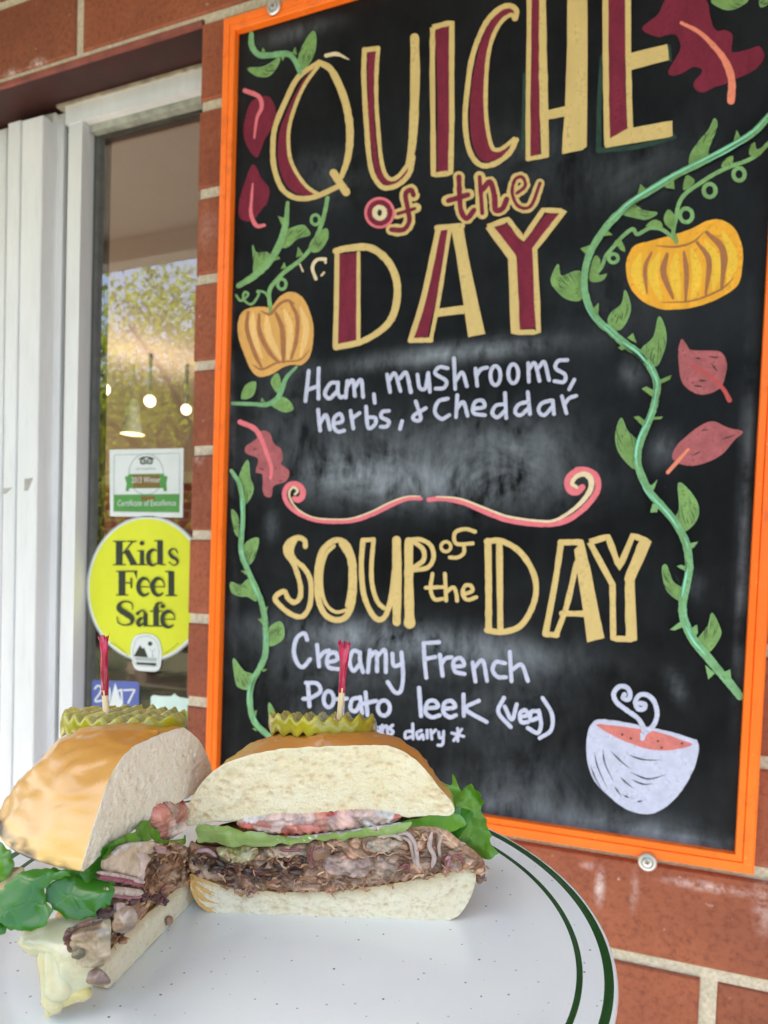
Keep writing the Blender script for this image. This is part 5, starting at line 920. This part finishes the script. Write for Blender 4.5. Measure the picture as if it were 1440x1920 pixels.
# ------------------------------------------------------------------ right half (cut face towards the viewer)
C7 = T(330, 1300, 2.2857)
cr = Cut(LW(-.021, .2785, 0), E1, E2); sr = thing('sandwich_half', LW(-.021, .30, 0), 'sandwich half with its pale cut face turned to the viewer, beside the chalkboard lettering', 'sandwich', 'two halves of a cut sandwich')
top = C7([(38, 545), (40, 505), (62, 460), (105, 390), (180, 318), (300, 268), (420, 243), (560, 230), (700, 226), (800, 222), (890, 222), (960, 242), (1020, 280), (1080, 340), (1130, 405), (1178, 458), (1196, 495)])
bot = C7([(45, 572), (100, 562), (165, 548), (230, 552), (330, 534), (420, 524), (550, 528), (650, 514), (750, 508), (850, 508), (950, 524), (1010, 532), (1100, 522), (1170, 524), (1192, 510)])
half_bun(cr, top, bot, sr, CST_R, CRU, 'top_bun', -.0, 520, pore_r=(.0002, .0012), dome=.0035, charpts=[(-.022, .004, .0715, .0022, 1.2, 1), (-.010, .012, .074, .002, .9, 1), (.02, .02, .066, .003, .6, 1)], seed=3, ds=.96)
top = C7([(58, 770), (75, 775), (150, 808), (220, 826), (300, 842), (420, 850), (560, 850), (700, 845), (850, 828), (1000, 803), (1100, 778), (1200, 748), (1262, 745), (1285, 765)])
bot = C7([(62, 840), (85, 890), (125, 930), (230, 952), (400, 966), (600, 972), (800, 976), (1000, 984), (1110, 984), (1190, 966), (1235, 925), (1268, 860), (1286, 800)])
half_bun(cr, top, bot, sr, CST_L, CRU3, 'bottom_bun', .002, 520, soak=.28, edge_crust=.0065, seed=4, ds=.96, pore_r=(.0003, .0009))
fil = C7([(60, 640), (110, 660), (300, 668), (560, 640), (700, 610), (900, 590), (1120, 575), (1220, 640), (1300, 700), (1320, 760), (1270, 770), (1160, 770), (1000, 805), (850, 830), (700, 848), (560, 852), (420, 852), (300, 845), (180, 815), (70, 775), (45, 710)])
slab(cr, fil, .004, .035, sr, MEAT, 'filling_core')
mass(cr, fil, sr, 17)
beef(cr, [(fil, .93), (C7([(270, 800), (340, 800), (350, 870), (300, 875)]), .025), (C7([(1240, 730), (1310, 720), (1325, 800), (1290, 830)]), .045)], (-.0030, -.0012), sr, 150, 11, size=.5, lump=.12)
beef(cr, [(C7([(60, 680), (300, 700), (560, 690), (600, 760), (300, 790), (80, 740)]), 1)], (-.0034, -.002), sr, 46, 12, 'charred_bits', [(.05, .022, .014), (.09, .03, .02), (.12, .045, .02)], .6)
patch(C7([(95, 572), (160, 566), (300, 590), (420, 612), (560, 616), (700, 600), (860, 580), (985, 560), (1000, 580), (860, 606), (700, 626), (560, 640), (400, 654), (240, 652), (115, 640), (95, 610)]), cr.P(0, -.0035, 0), E2, sr, LETP, 'lettuce_rib', .0009, .0003, (.0022, 120), .001, .0006, seed=5, rag=7, closed_n=9)
patch(C7([(640, 600), (860, 560), (985, 545), (1090, 520), (1200, 520), (1240, 560), (1150, 600), (1040, 590), (920, 590), (760, 612)]), cr.P(0, .001, 0), E2, sr, LET, 'lettuce_leaf', .0014, 0, (.0015, 90), .003, .0005, seed=6)
patch(C7([(1120, 400), (1165, 385), (1195, 362), (1202, 400), (1240, 425), (1270, 402), (1300, 425), (1310, 480), (1318, 530), (1345, 580), (1350, 640), (1372, 680), (1340, 700), (1305, 722), (1270, 690), (1235, 655), (1160, 690), (1105, 715), (1130, 650), (1150, 600), (1090, 560), (1020, 540), (1110, 520), (1160, 490)]), cr.P(.03, .008, 0), E2 + E1 * -.25, sr, LET, 'lettuce_leaf', .0011, 0, (.0048, 85), .006, .0004, seed=7, rag=8, closed_n=8, bend=lambda x, y, lo, hi: .004 * math.sin((x - lo[0]) / (hi[0] - lo[0]) * 7) * (1 - (y - lo[1]) / (hi[1] - lo[1])))
patch(C7([(1000, 540), (1120, 530), (1210, 500), (1270, 520), (1240, 580), (1180, 640), (1120, 600), (1040, 575)]), cr.P(.03, .013, 0), E2 + E1 * .3, sr, LETD, 'lettuce_leaf', .0015, 0, (.003, 70), .003, .0005, seed=8)
RED_ = [(.60, .10, .07), (.66, .20, .15), (.50, .06, .04), (.70, .30, .24)]
R_ = np.random.default_rng(21)
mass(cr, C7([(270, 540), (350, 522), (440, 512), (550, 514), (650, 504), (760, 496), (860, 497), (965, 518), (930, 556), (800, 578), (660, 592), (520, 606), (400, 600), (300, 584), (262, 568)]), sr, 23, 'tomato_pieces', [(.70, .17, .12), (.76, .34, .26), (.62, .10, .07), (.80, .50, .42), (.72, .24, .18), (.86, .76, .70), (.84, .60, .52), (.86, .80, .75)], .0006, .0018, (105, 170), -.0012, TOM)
mass(cr, C7([(300, 588), (380, 600), (470, 606), (560, 604), (680, 588), (800, 572), (900, 558), (960, 548), (955, 562), (860, 584), (720, 604), (600, 620), (480, 622), (380, 614), (310, 604)]), sr, 24, 'mayonnaise', [(.80, .74, .68), (.78, .64, .58), (.82, .78, .72)], .0006, .0012, (90, 260), -.0026, MAYO)
def onion(cut, L, dep, r_, c, par):
    m = MB(); P = crom([cut.P(*(lambda q: (q[0], dep + .0004 * k, q[1]))(cut.xw(*p))) for k, p in enumerate(L)], 5); m.tube(P, np.interp(np.linspace(0, 1, len(P)), [0, .15, .85, 1], [r_ * .4, r_, r_, r_ * .4]), 8, 0, True, c); return m.build('onion_strip', ONI, par, True, col=True)
W1, W2, PU = (.46, .35, .29), (.54, .42, .37), (.27, .075, .095)
for L, r_, c in [([(945, 590), (990, 590), (1025, 640), (1035, 720), (1060, 760)], .0012, W2), ([(965, 600), (1000, 625), (1015, 690), (1030, 740)], .0009, W1), ([(1095, 580), (1085, 640), (1105, 690), (1095, 740)], .0013, W2), ([(1140, 590), (1125, 640), (1130, 690)], .001, W1), ([(590, 640), (580, 690), (595, 730)], .0010, PU), ([(450, 655), (500, 662), (540, 658)], .0009, PU), ([(90, 665), (140, 660), (180, 690)], .0011, (.5, .3, .3)), ([(950, 740), (990, 720), (1000, 770)], .0009, PU), ([(1150, 700), (1170, 690), (1160, 740)], .0009, (.45, .2, .25)), ([(1180, 680), (1215, 690), (1225, 720)], .001, PU), ([(280, 770), (330, 750), (400, 755)], .0008, PU), ([(860, 600), (930, 595), (970, 620)], .0011, (.6, .5, .4))]: onion(cr, C7(L), -.0030, r_ * (.55 if c == PU else .8), c, sr)
mass(cr, C7([(180, 655), (250, 646), (345, 652), (350, 690), (300, 722), (220, 718), (185, 690)]), sr, 91, 'pickle_relish', [(.50, .42, .15), (.44, .34, .10), (.58, .50, .26), (.30, .27, .06)], .0006, .0016, (140, 230), -.0028)
mass(cr, C7([(640, 700), (700, 686), (760, 698), (820, 686), (856, 720), (840, 760), (790, 785), (720, 778), (650, 765), (625, 730)]), sr, 92, 'beef_chunk', [(.50, .33, .26), (.46, .31, .23), (.56, .40, .32)], .0006, .0022, (95, 210), -.0022)
mass(cr, C7([(850, 690), (915, 680), (965, 700), (960, 760), (900, 785), (850, 765)]), sr, 93, 'beef_chunk', [(.46, .30, .21), (.38, .24, .16), (.54, .38, .28)], .0006, .002, (110, 240), -.0024)
mass(cr, C7([(290, 815), (320, 828), (345, 818), (352, 850), (330, 878), (300, 874)]), sr, 94, 'beef_crumb', [(.44, .28, .22), (.5, .34, .28)], .0005, .0014, (160, 260), -.0008)
mass(cr, C7([(1235, 700), (1290, 700), (1325, 735), (1328, 800), (1305, 832), (1275, 800), (1250, 770)]), sr, 95, 'beef_flap', [(.34, .18, .11), (.42, .26, .19), (.28, .13, .07)], .0006, .002, (130, 220), .001)
mass(cr, C7([(800, 640), (880, 618), (970, 628), (960, 660), (880, 680), (810, 672)]), sr, 96, 'cheese_smear', [(.66, .56, .38), (.60, .46, .32), (.70, .62, .46)], .0006, .0014, (110, 240), -.0024)
mass(cr, C7([(380, 662), (450, 652), (540, 660), (560, 690), (470, 700), (400, 695)]), sr, 97, 'cheese_smear', [(.56, .42, .24), (.48, .32, .2), (.62, .5, .34)], .0006, .0014, (110, 240), -.0024)

# ------------------------------------------------------------------ left half (cut face turned to the right)
C6 = T(0, 1280, 3.0)
l1, l2 = LW(-.0868, .2242, 0), LW(-.0737, .285, 0); al = (l2 - l1) / np.linalg.norm(l2 - l1); il = np.cross(UPN, al); il /= np.linalg.norm(il)
cl = Cut(l1, al, il); sl = thing('sandwich_half', LW(-.105, .265, 0), 'sandwich half seen from its golden crust side, leaking melted cheese and dark salad leaves', 'sandwich', 'two halves of a cut sandwich')
top = np.array([(-.0098, .0485), (-.0085, .0500), (-.0065, .0540), (-.0018, .0613), (.0058, .0715), (.0168, .0772), (.0315, .0775), (.0457, .0765), (.0570, .0742), (.0680, .0668), (.0745, .0600), (.0790, .0535), (.0815, .0475)])
bot = np.array([(-.0094, .0470), (-.006, .0470), (.0, .0478), (.0163, .0484), (.0290, .0482), (.0450, .0470), (.0600, .0455), (.0720, .0448), (.0805, .0460)])
half_bun(cl, top, bot, sl, CST_L, CRU2, 'top_bun', .036, 420, pore_r=(.0002, .0009), dome=.002, charpts=[(-.008, .010, .0475, .008, .7, 3.2), (-.002, .026, .0475, .011, 1.1, 3), (.008, .040, .0475, .011, 1.5, 2.4), (.022, .048, .0475, .011, 1.4, 2.4)], seed=8, ds=1.24, rough=.0003)
top = np.array([(.0005, .0085), (.0015, .0125), (.010, .0138), (.018, .0137), (.030, .0134), (.0442, .0127), (.060, .0115), (.072, .0115), (.081, .010)])
bot = np.array([(.0008, .004), (.003, .0008), (.012, .0002), (.03, .0002), (.05, .0002), (.07, .0003), (.079, .003)])
half_bun(cl, top, bot, sl, CST_L, CRU3, 'bottom_bun', .040, 260, soak=.34, seed=9, ds=.95, pore_r=(.0002, .0006), rough=.00012)
fl = C6([(590, 1330), (560, 1420), (570, 1500), (650, 1450), (740, 1370), (850, 1265), (950, 1180), (1060, 1105), (1070, 1000), (1060, 930), (980, 900), (860, 895), (760, 890), (700, 930), (640, 1000), (620, 1120), (640, 1230)])
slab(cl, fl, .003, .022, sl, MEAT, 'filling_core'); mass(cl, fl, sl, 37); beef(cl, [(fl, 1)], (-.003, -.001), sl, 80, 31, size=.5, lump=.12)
beef(cl, [(C6([(560, 1290), (640, 1270), (720, 1330), (640, 1400), (580, 1340)]), .6), (C6([(700, 1180), (880, 1190), (900, 1230), (720, 1240)]), .4)], (-.0036, -.0015), sl, 40, 32, 'charred_bits', [(.06, .02, .02), (.10, .035, .03), (.14, .05, .05)], .7)
for k, (L, c, bl) in enumerate([([(590, 1010), (640, 960), (700, 925), (770, 900), (860, 895), (900, 920), (850, 960), (790, 980), (800, 1060), (780, 1100), (690, 1075), (600, 1062)], (.72, .55, .40), .0012), ([(640, 950), (720, 905), (820, 895), (830, 915), (740, 935), (660, 980)], (.72, .64, .58), .0008), ([(760, 960), (800, 950), (840, 985), (815, 1050), (800, 1110), (770, 1090), (785, 1020)], (.74, .56, .48), .0012), ([(570, 1078), (680, 1096), (790, 1128), (796, 1150), (680, 1126), (572, 1108)], (.40, .11, .15), .0010), ([(575, 1062), (690, 1078), (800, 1110), (792, 1130), (680, 1098), (572, 1080)], (.70, .54, .50), .0008),
        ([(600, 1150), (700, 1150), (800, 1168), (790, 1200), (700, 1196), (610, 1186)], (.72, .58, .50), .0012), ([(620, 1188), (700, 1198), (790, 1196), (780, 1214), (700, 1216), (626, 1204)], (.46, .18, .22), .0008), ([(870, 930), (920, 920), (960, 960), (900, 960)], (.5, .3, .28), .0008), ([(650, 1250), (700, 1240), (720, 1290), (690, 1330), (650, 1300)], (.66, .52, .52), .0010), ([(560, 1280), (620, 1262), (640, 1300), (600, 1330), (560, 1320)], (.06, .02, .03), .001)]):
    patch(C6(L), cl.P(0, -.0032 - .00025 * k, 0), il, sl, ONI, 'onion_piece', .0010, bl, (.0009, 200), .0008, .0008, c, seed=140 + k)
mass(cl, C6([(840, 760), (870, 690), (940, 665), (1000, 685), (1035, 660), (1042, 740), (1022, 810), (980, 862), (930, 888), (880, 840)]), sl, 42, 'tomato_pieces', [(.66, .14, .09), (.78, .46, .36), (.74, .30, .23), (.82, .64, .54), (.60, .09, .06), (.82, .58, .50)], .0006, .0026, (100, 130), -.001, TOM)
patch(C6([(640, 900), (720, 850), (780, 800), (835, 780), (900, 850), (930, 890), (1000, 880), (1040, 860), (1000, 905), (900, 900), (850, 880), (760, 890), (690, 910), (650, 960), (600, 1000), (590, 960)]), cl.P(0, -.0022, 0), il, sl, LET, 'lettuce_leaf', .0013, 0, (.0022, 110), .002, .0004, seed=43, rag=8)
patch(C6([(450, 1060), (500, 1000), (560, 970), (610, 920), (640, 900), (630, 960), (590, 1010), (570, 1080), (510, 1110), (460, 1100)]), cl.P(0, -.001, 0), il * .6 + E2 * .4, sl, LETD, 'lettuce_leaf', .0012, 0, (.0024, 110), .002, .0004, seed=44, rag=8)
NV = E2 * .8 - UPN * .5
for L, O, mt, sd_, c_ in [([(270, 1150), (330, 1110), (430, 1080), (520, 1110), (600, 1120), (640, 1190), (600, 1250), (540, 1310), (440, 1330), (350, 1310), (280, 1240)], LW(-.118, .215, .033), LETD, 51, 0), ([(30, 1180), (120, 1080), (230, 1050), (330, 1060), (420, 1090), (300, 1120), (270, 1190), (300, 1290), (290, 1350), (190, 1395), (90, 1390), (20, 1360), (-60, 1330), (-60, 1230)], LW(-.128, .213, .033), LETD, 52, 0),
                         ([(300, 1040), (420, 1050), (560, 1060), (640, 1130), (560, 1150), (400, 1120), (280, 1100)], LW(-.115, .222, .036), LETD, 53, 0), ([(-60, 930), (-20, 900), (10, 915), (35, 935), (62, 1010), (30, 1080), (-60, 1120)], LW(-.140, .228, .036), LET, 54, 0), ([(-40, 1330), (40, 1370), (40, 1405), (-40, 1420)], LW(-.135, .212, .028), LETD, 55, 0)]:
    patch(C6(L), O, NV, sl, mt, 'salad_leaf', .0009, .0010, (.0058, 36), .002, .0004, seed=sd_, rag=9, closed_n=9)
patch(C6([(30, 1050), (130, 1040), (90, 1110), (0, 1190), (-60, 1200), (-60, 1110)]), LW(-.140, .236, .038), NV, sl, CHE, 'cheese_strip', .0014, .0015, (.0006, 60), 0, .001, (.74, .58, .30), seed=56)
# melted cheese running down to the plate, with mushroom pieces caught in it
patch(C6([(110, 1430), (150, 1385), (280, 1340), (380, 1330), (470, 1330), (560, 1320), (600, 1380), (590, 1500), (580, 1600), (560, 1680), (500, 1720), (480, 1790), (400, 1800), (330, 1830), (265, 1880), (258, 1820), (280, 1770), (290, 1730), (250, 1680), (240, 1620), (240, 1560), (180, 1540), (130, 1500), (100, 1450)]), LW(-.105, .2155, .012), E2 - UPN * .25, sl, CHE, 'melted_cheese', .0011, .0075, (.0016, 70), .0004, .004, (.76, .70, .46), seed=61)
patch(C6([(250, 1740), (330, 1700), (430, 1690), (490, 1720), (495, 1780), (430, 1800), (350, 1830), (290, 1870), (262, 1885), (256, 1830), (275, 1780)]), LW(-.103, .211, .004), E2 - UPN * .35, sl, CHE, 'cheese_drip', .0012, .003, (.0008, 120), .001, .002, (.74, .62, .26), seed=62)
for k, (L, r_) in enumerate([([(330, 1420), (325, 1560), (335, 1700), (330, 1790)], .0048), ([(255, 1440), (265, 1560), (290, 1680), (300, 1800), (285, 1850)], .0036)]):
    P = crom([on_pl(*p, LW(-.105, .2125, .012), E2 - UPN * .25) for p in C6(L)], 5); m = MB(); m.tube(P, r_ * np.interp(np.linspace(0, 1, len(P)), [0, .2, .75, .93, 1], [.25, .8, 1, .75, .2]), 12, 0, True, [(.76, .69, .44), (.75, .66, .38)][k]); m.build('cheese_drip', CHE, sl, True, col=True)
cm = Cut(LW(-.094, .2085, 0), E1 * .92 - E2 * .39, E2 * .92 + E1 * .39)
mass(cm, C6([(375, 1400), (450, 1378), (530, 1368), (582, 1410), (585, 1500), (575, 1590), (520, 1630), (450, 1610), (400, 1530), (380, 1470)]), sl, 63, 'mushroom_piece', [(.68, .53, .36), (.60, .44, .28), (.74, .62, .46), (.46, .31, .19)], .0006, .0030, (110, 130), .001)
mass(cm, C6([(480, 1640), (530, 1615), (572, 1640), (607, 1690), (582, 1714), (520, 1710), (480, 1690)]), sl, 64, 'mushroom_piece', [(.30, .17, .115), (.24, .13, .085), (.38, .24, .17)], .0006, .0012, (70, 110), -.0004)
mass(cm, C6([(365, 1395), (400, 1385), (412, 1440), (392, 1525), (370, 1480)]), sl, 65, 'charred_edge', [(.22, .06, .035), (.12, .04, .03), (.3, .1, .06)], .0005, .0014, (150, 170), -.001)
mass(cm, C6([(575, 1340), (650, 1305), (695, 1360), (680, 1430), (615, 1465), (572, 1420)]), sl, 66, 'mushroom_piece', [(.46, .31, .21), (.38, .24, .15), (.52, .38, .28)], .0006, .0026, (120, 150), .004)
mass(cm, C6([(380, 1390), (470, 1340), (575, 1322), (570, 1350), (480, 1372), (400, 1400)]), sl, 69, 'charred_edge', [(.10, .045, .03), (.17, .07, .045), (.06, .03, .02)], .0005, .0014, (150, 170), -.002)
mass(cm, C6([(420, 1500), (470, 1480), (490, 1530), (440, 1545)]), sl, 68, 'herb_speck', [(.14, .11, .04), (.2, .16, .07)], .0005, .0008, (150, 170), -.0026)
patch(C6([(935, 1330), (965, 1312), (972, 1345), (945, 1368)]), cl.P(.06, -.0012, .006), il, sl, MEAT, 'beef_crumb', .0008, .0005, (.0005, 200), 0, .0005, (.40, .22, .14), seed=70)

# ------------------------------------------------------------------ pickle slices and frilled picks
def pickle_m():
    g = G('pickle'); c = g.attr('Col'); f = g.noise(130, 5, .6); base = g.mix(g.map(f, .3, .75), g.mix(1.0, c, (.8, .8, .8), 'MULTIPLY'), g.mix(1.0, c, (1.3, 1.25, 1.2), 'MULTIPLY'))
    g.P(Base_Color=base, Roughness=.14, Subsurface_Weight=.85, Subsurface_Radius=(.008, .007, .0015), Subsurface_Scale=1.0, Coat_Weight=.4, Coat_Roughness=.08); g.bump(g.noise(160, 4), .25, .001); return g.m
PKM = pickle_m()
def pickle(u, v, w_, R, th, tb, tr_, flesh, rind, seed, label):
    """crinkle cut slice: both faces carry the same parallel waves"""
    n1 = UPN * math.cos(rad(tb)) + E2 * math.sin(rad(tb)); a1 = E1 * math.cos(rad(tr_)) + UPN * math.sin(rad(tr_)); a1 = a1 - n1 * (a1 @ n1); a1 /= np.linalg.norm(a1); b1 = np.cross(n1, a1); O = LW(u, v, w_)
    NR, NA = 16, 120; Vt = []; Ct = []; lam = .0054; A_ = .00125; F = []
    def pt(r, t, side, k=0):
        rr = r * (1 + .015 * math.sin(3 * t + seed) + .01 * math.sin(7 * t)); x, y = rr * math.cos(t), rr * math.sin(t); wv = A_ * (1 + .35 * nz((x * 160, y * 90, seed), 1)) * math.cos(2 * math.pi * x / lam + seed * .7 + y * 6 + 1.1 * nz((x * 70, y * 60, seed + 4), 1)); z = wv + (th if side else 0)
        p = O + a1 * x + b1 * y + n1 * z; return p + n1 * nz(p, 220) * .0008
    st_ = [(i / NR * R * .985, 1, i / NR) for i in range(1, NR + 1)] + [(R, .8, 1), (R * 1.008, .5, 1), (R, .2, 1)] + [(i / NR * R * .985, 0, i / NR) for i in range(NR, 0, -1)]
    for r, sd_, q in st_:
        for t in np.linspace(0, 2 * math.pi, NA, endpoint=False):
            p0, p1 = pt(r, t, 0), pt(r, t, 1); Vt.append(p0 + (p1 - p0) * sd_); k = max(0, (q - .80) / .2); k = 1 if 0 < sd_ < 1 else k * .5; Ct.append(np.array(flesh) * (1 - k) + np.array(rind) * k)
    for i in range(len(st_) - 1):
        for k in range(NA): l = (k + 1) % NA; F.append((i * NA + k, (i + 1) * NA + k, (i + 1) * NA + l, i * NA + l))
    F.append(tuple(range(NA))); F.append(tuple((len(st_) - 1) * NA + k for k in range(NA))[::-1])
    o = obj('pickle_slice', Vt, F, PKM, None, True, origin=O, attrs={'Col': np.array(Ct)}); return tag(o, label, 'pickle slice', 'crinkle cut pickle slices on the buns')
pickle(-.0243, .3068, .0668, .0228, .0066, 12, -1, (.36, .35, .05), (.37, .33, .014), 1, 'olive green crinkle cut pickle slice on the bun in front of the chalkboard')
pickle(-.1010, .2885, .0700, .0235, .0068, 8, 3, (.47, .49, .20), (.36, .34, .016), 2, 'paler wet crinkle cut pickle slice on the bun in front of the window')
def wrap_m():
    g = G('red_cellophane'); f = g.noise(160, 4, .6, g.scl((1, 1, .35))); g.P(Base_Color=g.mix(g.map(f, .35, .65), (.30, .003, .03), (.62, .012, .10)), Roughness=.18, Coat_Weight=.6, Coat_Roughness=.05, Subsurface_Weight=.1, Subsurface_Radius=(.002, .0003, .0004)); g.bump(f, .5, .0006); return g.m
WRP = wrap_m(); STK = plain('birch_wood', (.78, .60, .33), .6, .1, 90, .2, 300)
def pick(pb, pm, pt_, v, label, r=.00125, fl=(1.0, 1.0, 1.15, 1.35, 1.75), tw=1):
    O = LW(0, v, 0); B_, M_, T_ = (on_pl(*p, O, E2) for p in (pb, pm, pt_)); ax = (M_ - B_) / np.linalg.norm(M_ - B_); t = thing('toothpick', B_ - ax * .03, label, 'toothpick', 'red frilled toothpicks in the sandwich')
    m = MB(); m.tube([B_ - ax * .032, B_ - ax * .022, B_, M_ + ax * .002], [r * .3, r, r, r], 14); m.build('stick', STK, t, True)
    m = MB(); n = 40; P = np.array([M_ + (T_ - M_) * k for k in np.linspace(0, 1, n)]); up = (T_ - M_) / np.linalg.norm(T_ - M_); a = np.cross(up, E2); a /= np.linalg.norm(a); b = np.cross(up, a); V = []; F = []; NA = 26
    for i, p in enumerate(P):
        q = i / (n - 1); rr = r * np.interp(q, np.linspace(0, 1, len(fl)), fl) * 1.06
        for k in range(NA):
            an = 2 * math.pi * k / NA; f = 1 + (.09 + .05 * q * q) * math.sin(3 * an + q * 7 * tw) + .09 * math.sin(7 * an - q * 11) + .10 * nz((math.cos(an) * 2, math.sin(an) * 2, q * 9 + v * 100), 1); up_ = .0016 * math.sin(5 * an + v * 50) * max(0, q - .92) / .08
            V.append(p + (a * math.cos(an) + b * math.sin(an)) * rr * f + up * up_)
    for i in range(n - 1):
        for k in range(NA): l = (k + 1) % NA; F.append((i * NA + k, i * NA + l, (i + 1) * NA + l, (i + 1) * NA + k))
    e = len(V); V.append(P[-1] - up * .001); F += [((n - 1) * NA + k, (n - 1) * NA + (k + 1) % NA, e) for k in range(NA)]; m.add(V, F); m.build('cellophane_wrap', WRP, t, True)
    R_ = np.random.default_rng(int(v * 1000))
    for k in range(7):
        an = k * .9 + R_.uniform(-.2, .2); o = P[-3] + (a * math.cos(an) + b * math.sin(an)) * r * fl[-1] * .9; q = o + up * R_.uniform(.0016, .0036) + (a * math.cos(an) + b * math.sin(an)) * R_.uniform(.0002, .0012); sd = (-a * math.sin(an) + b * math.cos(an)) * r * .55; th_ = (a * math.cos(an) + b * math.sin(an)) * .00012
        fr_ = MB(); fr_.add([o - sd, o + sd, q + sd * .4, q - sd * .2, o - sd + th_, o + sd + th_, q + sd * .4 + th_, q - sd * .2 + th_], [(0, 3, 2, 1), (4, 5, 6, 7), (0, 1, 5, 4), (1, 2, 6, 5), (2, 3, 7, 6), (3, 0, 4, 7)]); fr_.build('frill', WRP, t)
pick((637, 1343), (641, 1298), (646, 1209), .302, 'red wrapped toothpick standing in the pickle in front of the chalkboard')
pick((200, 1352), (197, 1303), (195, 1198), .285, 'red wrapped toothpick leaning in front of the window stickers', fl=(1.0, 1.05, 1.0, .95, 1.15), tw=2)
